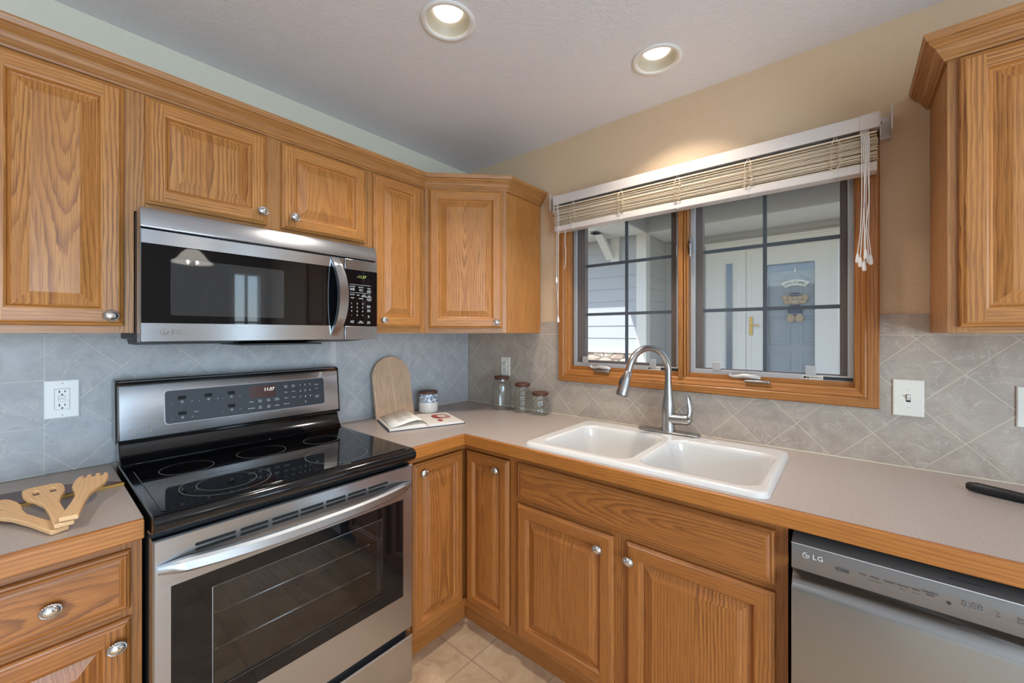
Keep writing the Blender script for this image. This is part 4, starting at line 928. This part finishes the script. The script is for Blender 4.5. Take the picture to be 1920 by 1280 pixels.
mb = MB(); L = []
cur = [(-.002, .010), (-.010, .024), (-.028, .038), (-.055, .043), (-.09, .038), (-.13, .027), (-.176, .016)]
for x, z in cur: L.append([mb.bm.verts.new((x, y, z+dz)) for y, dz in ((0, 0), (pl, .003))])
for a, b in zip(L, L[1:]): mb.face([a[0], a[1], b[1], b[0]], M_PAPER, smooth=True)
lp = mb.build('raised_leaf', bk)
sd_ = lp.modifiers.new('leaf', 'SOLIDIFY'); sd_.thickness = .0008
M_TXT, M_RED, M_PINK = plain('grey_print', srgb(170, 160, 150), .7), plain('print_red', srgb(176, 62, 58), .6), plain('print_pink', srgb(206, 150, 140), .6)
mb = MB(); segs = [(-.115, .0313+.0006), (-.06, .0432)]
for k in range(13):
    y = .05+k*.0145; x1 = -.145+.0*k
    for (xa, za), (xb, zb) in zip(cur[3:6], cur[4:6]):
        f = 1 if k % 4 else .7
        mb.quad([(xa-.004, y, za+.0012+.003*y/pl), (xa-.004, y+.0035, za+.0012+.003*y/pl), (xb*f+xa*(1-f), y+.0035, zb*f+za*(1-f)+.0016+.003*y/pl), (xb*f+xa*(1-f), y, zb*f+za*(1-f)+.0016+.003*y/pl)], M_TXT)
mb.build('printed_text', lp)
mb = MB()
def zr(x): return .0005+(.016*(.92+(.80-.92)*(x-.075)/.045) if x < .12 else .016*(.80+(.62-.80)*(x-.12)/(pw-.12)))
def ring_(cx, cyy, r0, r1, m, dz, sx=1., n=36, a0=0, a1=2*PI):
    for k in range(n):
        q0, q1 = a0+(a1-a0)*k/n, a0+(a1-a0)*(k+1)/n
        P_ = [(cx+r*sx*math.cos(q), cyy+r*math.sin(q)) for r, q in ((r0, q0), (r1, q0), (r1, q1), (r0, q1))]
        mb.quad([(x, y, zr(max(.075, min(pw, x)))+dz+(.001 if x < .1 else 0)) for x, y in P_], m)
ring_(.12, .155, .0, .052, M_PINK, .0002, .9); ring_(.12, .155, .034, .060, M_RED, .0006, .9, a0=.6, a1=4.4); ring_(.122, .165, 0, .026, M_PAPER, .0010); ring_(.122, .165, .026, .029, plain('print_dark', srgb(92, 70, 70), .6), .0012)
ring_(.080, .06, 0, .022, M_RED, .0004, .6); mb.build('picture', rp)
# glass jars with walnut lids
def jar(label, x, y, prof, lid_r, lid_z, ribs=False):
    o = thing('glass_jar', label, 'jar', (x, y, T+.0005), 0, 'glass jars under the outlet')
    mb = MB(); th = .0022
    inner = [(max(.001, r-th), z+(th if i < 2 else 0)) for i, (r, z) in enumerate(prof)]
    mb.lathe([(.0008, 0)]+prof+inner[::-1]+[(.0008, th)], (0, 0, 0), M_JAR, 48, caps=False); mb.build('jar_body', o, fix=True)
    mb = MB(); mb.lathe([(lid_r-.006, lid_z-.004), (lid_r-.0055, lid_z), (lid_r-.001, lid_z+.0005), (lid_r, lid_z+.002), (lid_r, lid_z+.013), (lid_r-.002, lid_z+.015), (.0005, lid_z+.0153)], (0, 0, 0), WALNUT, 40); mb.build('lid', o); return o
jar('tallest smooth clear glass jar with dark wooden lid below the outlet', .371, -.078, [(.050, 0), (.056, .003), (.058, .010), (.058, .135), (.056, .150), (.048, .163), (.043, .168), (.042, .180)], .045, .181)
def wavy(r, h, n, a): return [(r-.005, 0), (r, .004)]+[(r+a*math.sin(2*PI*n*k/40), .008+(h-.028)*k/40) for k in range(41)]+[(r-.006, h-.008), (r-.007, h)]
jar('middle wavy ribbed glass jar with walnut lid', .530, -.076, wavy(.046, .150, 4, .0026), .045, .151)
jar('shortest ribbed glass jar with walnut lid nearest the sink', .655, -.072, wavy(.048, .110, 2, .0022), .0465, .111)
# wooden utensils fanned on the left worktop
M_TRAY, M_GOLD = plain('dark_lacquer', srgb(84, 44, 30), .32), plain('gold_edge', srgb(190, 150, 70), .45)
tr = thing('serving_board', 'dark glossy brown board with golden edge under the wooden utensils', 'board', (0, 0, T+.0005))
poly = [(.313, -2.12), (.313, -1.80), (.312, -1.745), (.309, -1.731), (.300, -1.735), (.270, -1.755), (.236, -1.79), (.207, -1.835), (.186, -1.885), (.175, -1.94), (.172, -2.12)]
mb = MB(); mb.prism(poly, 2, 0, .0072, M_GOLD); mb.build('rim', tr)
mb = MB(); mb.prism([(.242+(x-.242)*.95, y-.004) for x, y in poly], 2, .0074, .0092, M_TRAY); mb.build('top', tr)
def utensil(label, ex, ey, hx, hy, z0, z1, outline, holes):
    L_ = math.hypot(hx-ex, hy-ey); o = thing('wooden_spatula', label, 'spatula', (ex, ey, z0), math.atan2(hy-ey, hx-ex)-PI/2, 'fanned wooden utensils')
    bm = bmesh.new(); es = []
    for lp_ in [outline]+holes:
        v = [bm.verts.new((x, y*L_, 0)) for x, y in lp_]
        for k in range(len(v)): es.append(bm.edges.new((v[k], v[(k+1) % len(v)])))
    bmesh.ops.triangle_fill(bm, use_beauty=True, edges=es)
    ext = bmesh.ops.extrude_face_region(bm, geom=bm.faces[:]); up = [v for v in ext['geom'] if isinstance(v, bmesh.types.BMVert)]
    for v in up: v.co.z += .0105
    for v in bm.verts:
        f = v.co.y/L_; v.co.z += (z1-z0)*f+.010*max(0, f-.7)*2*f
    m = MB(); me = bpy.data.meshes.new('q'); bm.to_mesh(me); bm.free(); m.bm.from_mesh(me); bpy.data.meshes.remove(me); m.mats = [BEECH]
    off_ = rofs()
    for f in m.bm.faces:
        for lp_ in f.loops: lp_[m.uv].uv = (lp_.vert.co.y+off_[0], lp_.vert.co.x+off_[1]+lp_.vert.co.z)
    m.build('spatula', o, bevel=.0022)
def sym(h): return [(x, y) for x, y in h]+[(-x, y) for x, y in h[::-1]]
turner = sym([(.016, 0), (.0155, .06), (.0125, .3), (.0135, .52), (.022, .66), (.033, .76), (.037, .86), (.036, .95), (.031, .985), (.018, 1.0)])
fork = sym([(.016, 0), (.0155, .06), (.0125, .3), (.0135, .50), (.022, .64), (.031, .74), (.034, .84), (.032, .93), (.028, .975), (.0245, .99), (.0195, .99), (.0195, .93), (.0135, .93), (.0135, .998), (.003, 1.0), (.003, .93)])
def slot(cx, w, a, b): return [(cx-w, a), (cx+w, a), (cx+w, b), (cx-w, b)]
utensil('bottom wooden spatula with one slot, its head cut by the left picture edge', .600, -1.868, .325, -1.985, T+.0012, T+.0145, turner, [slot(0, .004, .78, .92)])
utensil('middle wooden turner with two square slots', .604, -1.862, .300, -1.893, T+.0135, T+.0270, turner, [slot(-.015, .0055, .80, .90), slot(.015, .0055, .80, .90)])
utensil('top wooden serving fork with short tines', .606, -1.856, .325, -1.795, T+.0258, T+.0395, fork, [])
# black handled utensil at the right edge
ku = thing('kitchen_utensil', 'black plastic handle lying on the worktop at the right picture edge', 'utensil', (2.250, -.160, T+.0005), math.radians(-22))
mb = MB(); pts = [(0, 0, .013), (.006, 0, .0135), (.03, 0, .014), (.08, 0, .014), (.14, 0, .013), (.18, 0, .011), (.22, 0, .009)]
mb.tube(pts, [(.009, .007), (.0128, .0115), (.0132, .0150), (.0130, .0155), (.0115, .0135), (.0095, .010), (.007, .007)], M_BMATTE, 20); mb.build('handle', ku)
mb = MB(); mb.prism([(x*.016+.032, y*.0038) for x, y in [(math.cos(2*PI*k/20), math.sin(2*PI*k/20)) for k in range(20)]], 2, .0262, .0275, M_SLOT); mb.build('hang_slot', ku)
mb = MB(); mb.prism([(.20, -.012), (.23, -.030), (.31, -.034), (.32, .0), (.31, .034), (.23, .030), (.20, .012)], 2, .004, .0125, M_BMATTE); mb.build('head', ku, bevel=.002)

# ------------------------------------------------------------------ raised blind
bl = thing('window_blind', 'cream horizontal blind raised to the top of the window', 'blind', (1.41, 0, 0))
bx = .655
mb = MB(); mb.rings(-bx, bx, 2.067, 2.112, -.038, [(0, 0), (0, .052)], M_RAILW, grained=False); mb.box(-bx, bx, -.090, -.086, 2.065, 2.113, M_RAILW); mb.box(bx-.05, bx+.002, -.0915, -.040, 2.064, 2.1145, M_RAILW); mb.box(-bx-.002, -bx+.03, -.0915, -.040, 2.064, 2.1145, M_RAILW); mb.box(-bx, bx, -.086, -.038, 2.0660, 2.0685, M_ALU); mb.build('headrail', bl, bevel=.0015)
mb = MB(); mb.box(-bx+.004, bx-.006, -.087, -.036, 2.0485, 2.0535, M_SLATW); mb.build('top_slat', bl)
mb = MB(); mb.prism([(-.085, 0), (-.062, .0022), (-.038, 0), (-.038, .0020), (-.062, .0042), (-.085, .0020)], 0, -bx+.004, bx-.004, M_SLATW)
slat0 = mb.build('slat', bl)
r2 = random.Random(5)
for k in range(24):
    s = slat0 if k == 0 else share(slat0, 'slat', bl)
    s.location = (r2.uniform(-.003, .003), r2.uniform(-.003, .003), 1.9530+k*.0036); s.rotation_euler = (r2.uniform(-.03, .03), r2.uniform(-.0012, .0012)+.0002*(12-k)*.3, 0)
mb = MB(); mb.box(-bx+.004, bx-.004, -.087, -.037, 1.920, 1.950, M_RAILW); mb.build('bottom_rail', bl, bevel=.003)
for x in (-.535, -.267, -.001, .270, .540):
    mb = MB()
    for dx in (-.011, .011):
        pts = [(x+dx*.2, -.078, 2.066), (x+dx*.8, -.089, 2.045)]
        for k in range(26): pts.append((x+dx+r2.uniform(-.004, .004)+.004*(-1)**k, -.0905-r2.uniform(0, .004), 2.038-.0033*k))
        pts.append((x, -.089, 1.945)); mb.tube(pts, .0013, M_LADR, 5)
    mb.tube([(x, -.0885, 1.95), (x, -.0885, 1.92), (x+.002, -.082, 1.917)], .0011, M_CORD, 5); mb.build('ladder_cord', bl)
    mb = MB(); mb.lathe([(.0045, 1.9145), (.006, 1.916), (.006, 1.9199)], (x+.002, -.082, 0), plain('clear_button', srgb(150, 146, 140), .3), 14); mb.build('cord_button', bl)
def tassel(x, y, z):
    mb = MB(); mb.lathe([(.0005, .030), (.0028, .029), (.0040, .022), (.0062, .006), (.0060, .001), (.004, -.003), (.0005, -.004)], (x, y, z), M_CORD, 16, caps=False); mb.build('tassel', bl)
for k, (dx, zt) in enumerate(((-.018, 1.615), (-.011, 1.600), (-.001, 1.585), (.010, 1.612), (.016, 1.605), (.003, 1.625))):
    xa = .618+(-.007+.004*k); y = -.094-.0035*(k % 3)
    mb = MB(); mb.tube([(xa-.003, -.080, 2.064), (xa-.001, -.091, 2.03), (xa+.002*math.sin(k), y, 1.95), (xa+.003*math.sin(2*k), y, 1.82), (.618+dx*.6, y, 1.71), (.618+dx, y, zt+.03)], .0014, M_CORD, 6); mb.build('lift_cord', bl)
    tassel(.618+dx, y, zt)
for dx, zt in ((-.632, 1.645), (-.622, 1.432)):
    mb = MB(); mb.tube([(-.634+.25*(dx+.622), -.080, 2.064), (dx+.004, -.092, 2.0), (dx+.003, -.093, 1.85), (dx, -.092, zt+.03)], .0013, M_CORD, 6); mb.build('lift_cord', bl); tassel(dx, -.092, zt)
mb = MB(); mb.tube([(-.622, -.092, 1.43), (-.621, -.0925, 1.50), (-.626, -.0925, 1.60), (-.632, -.092, 1.60), (-.632, -.092, 1.642)], .0012, M_CORD, 6); mb.tube([(-.585, -.080, 1.922), (-.586, -.082, 1.85), (-.580, -.082, 1.80), (-.583, -.082, 1.74), (-.590, -.082, 1.715)], .0013, M_CORD, 6); mb.build('loose_cord', bl)
for s in (-1, 1):
    mb = MB(); xo = s*(bx+.0185); mb.box(xo-.0165, xo+.0165, -.008, .0005+.008, 2.045, 2.120, M_RAILW) ; mb.box(s*(bx+.0035)-.0012, s*(bx+.0035)+.0012, -.086, -.006, 2.022, 2.112, M_RAILW); mb.box(s*(bx+.032)-.002, s*(bx+.032)+.002, -.075, -.002, 2.05, 2.135, M_RAILW)
    for z in (2.04, 2.085): mb.lathe([(.0045, 0), (.0045, .002)], (s*(bx+.006), -.06, z), M_SLOT, 12, 'x')
    mb.build('bracket', bl)

# ------------------------------------------------------------------ lights
def downlight(c, label):
    o = thing('recessed_light', label, 'ceiling light', (*c, CZ))
    mb = MB(); mb.lathe([(.094, -.0005), (.0945, -.003), (.091, -.0055), (.082, -.0060), (.0765, -.0045), (.074, -.001)], (0, 0, 0), M_WHITE, 56, caps=False); mb.build('trim_ring', o)
    mb = MB(); mb.lathe([(.0745, -.002), (.072, .006), (.064, .020), (.056, .030), (.053, .036)], (0, 0, 0), plain('baffle_cream', srgb(176, 166, 146), .5), 56, caps=False); mb.lathe([(.053, .036), (.05, .037), (.0005, .037)], (0, 0, 0), M_WHITE, 56, caps=False); mb.build('baffle', o)
    mb = MB(); mb.lathe([(.0500, .034), (.048, .031), (.036, .0285), (.0005, .028)], (0, 0, 0), M_LENS, 48, caps=False); mb.build('lens', o)
    lamp('downlight_glow', 'AREA', (0, 0, .0265), DOWN_W, DOWN_COL, o, shape='DISK', size=.088, spread=math.radians(105))
downlight(L1, 'recessed ceiling light nearer the stove wall, cut by the top picture edge')
downlight(L2, 'recessed ceiling light above the sink window')
downlight(L3, 'added unseen ceiling light behind the viewer on the dining side')
downlight(L4, 'added unseen ceiling light behind the viewer in the middle of the kitchen')
downlight(L5, 'added unseen ceiling light near the back wall behind the viewer')
downlight(L6, 'added unseen ceiling light in front of the added patio opening')
t = NT('shade_glass'); tb = t.node('ShaderNodeBsdfTranslucent'); tb.inputs[0].default_value = (.9, .88, .84, 1); t.P(Base_Color=srgb(240, 236, 228), Roughness=.3, Emission_Color=(1, .95, .88, 1), Emission_Strength=7)
mxs = t.node('ShaderNodeMixShader'); mxs.inputs[0].default_value = .6; t.l.new(t.b.outputs[0], mxs.inputs[1]); t.l.new(tb.outputs[0], mxs.inputs[2]); t.l.new(mxs.outputs[0], t.out.inputs[0]); M_SHADE = t.m
pd = thing('pendant_lamp', 'white bell-shaped pendant lamp mirrored in the microwave door', 'lamp', (3.05, -1.05, CZ))
mb = MB(); mb.lathe([(.06, -.025), (.06, -.001), (.0005, -.0005)], (0, 0, 0), M_NICKEL, 32); mb.build('canopy', pd)
mb = MB(); mb.tube([(0, 0, -.02), (0, 0, -.40)], .005, M_NICKEL, 8); mb.build('rod', pd)
mb = MB(); mb.lathe([(.025, -.385), (.045, -.40), (.075, -.43), (.10, -.47), (.14, -.505), (.138, -.507), (.095, -.475), (.07, -.436), (.04, -.406), (.02, -.39)], (0, 0, 0), M_SHADE, 40, caps=False); mb.build('lamp_shade', pd)
mb = MB(); mb.lathe([(.001, -.53), (.02, -.525), (.03, -.505), (.028, -.48), (.012, -.445)], (0, 0, 0), M_LENS, 24); mb.build('bulb', pd)
lamp('bulb_glow', 'POINT', (0, 0, -.495), 30, (1, .95, .88), pd, shadow_soft_size=.032)

# repeats of one kind share a group
for stem, grp in (('wall_cabinet', 'oak wall cabinets'), ('base_cabinet', 'oak base cabinets'), ('corner_base_cabinet', 'oak base cabinets'), ('sink_base_cabinet', 'oak base cabinets'), ('recessed_light', 'recessed ceiling lights'), ('wall_outlet', 'wall outlets'), ('light_switch', 'light switches'), ('countertop', 'taupe worktops'), ('crown_moulding', 'oak crown mouldings')):
    for o in scene.objects:
        if o.parent is None and o.name.split('.')[0] == stem: o['group'] = grp
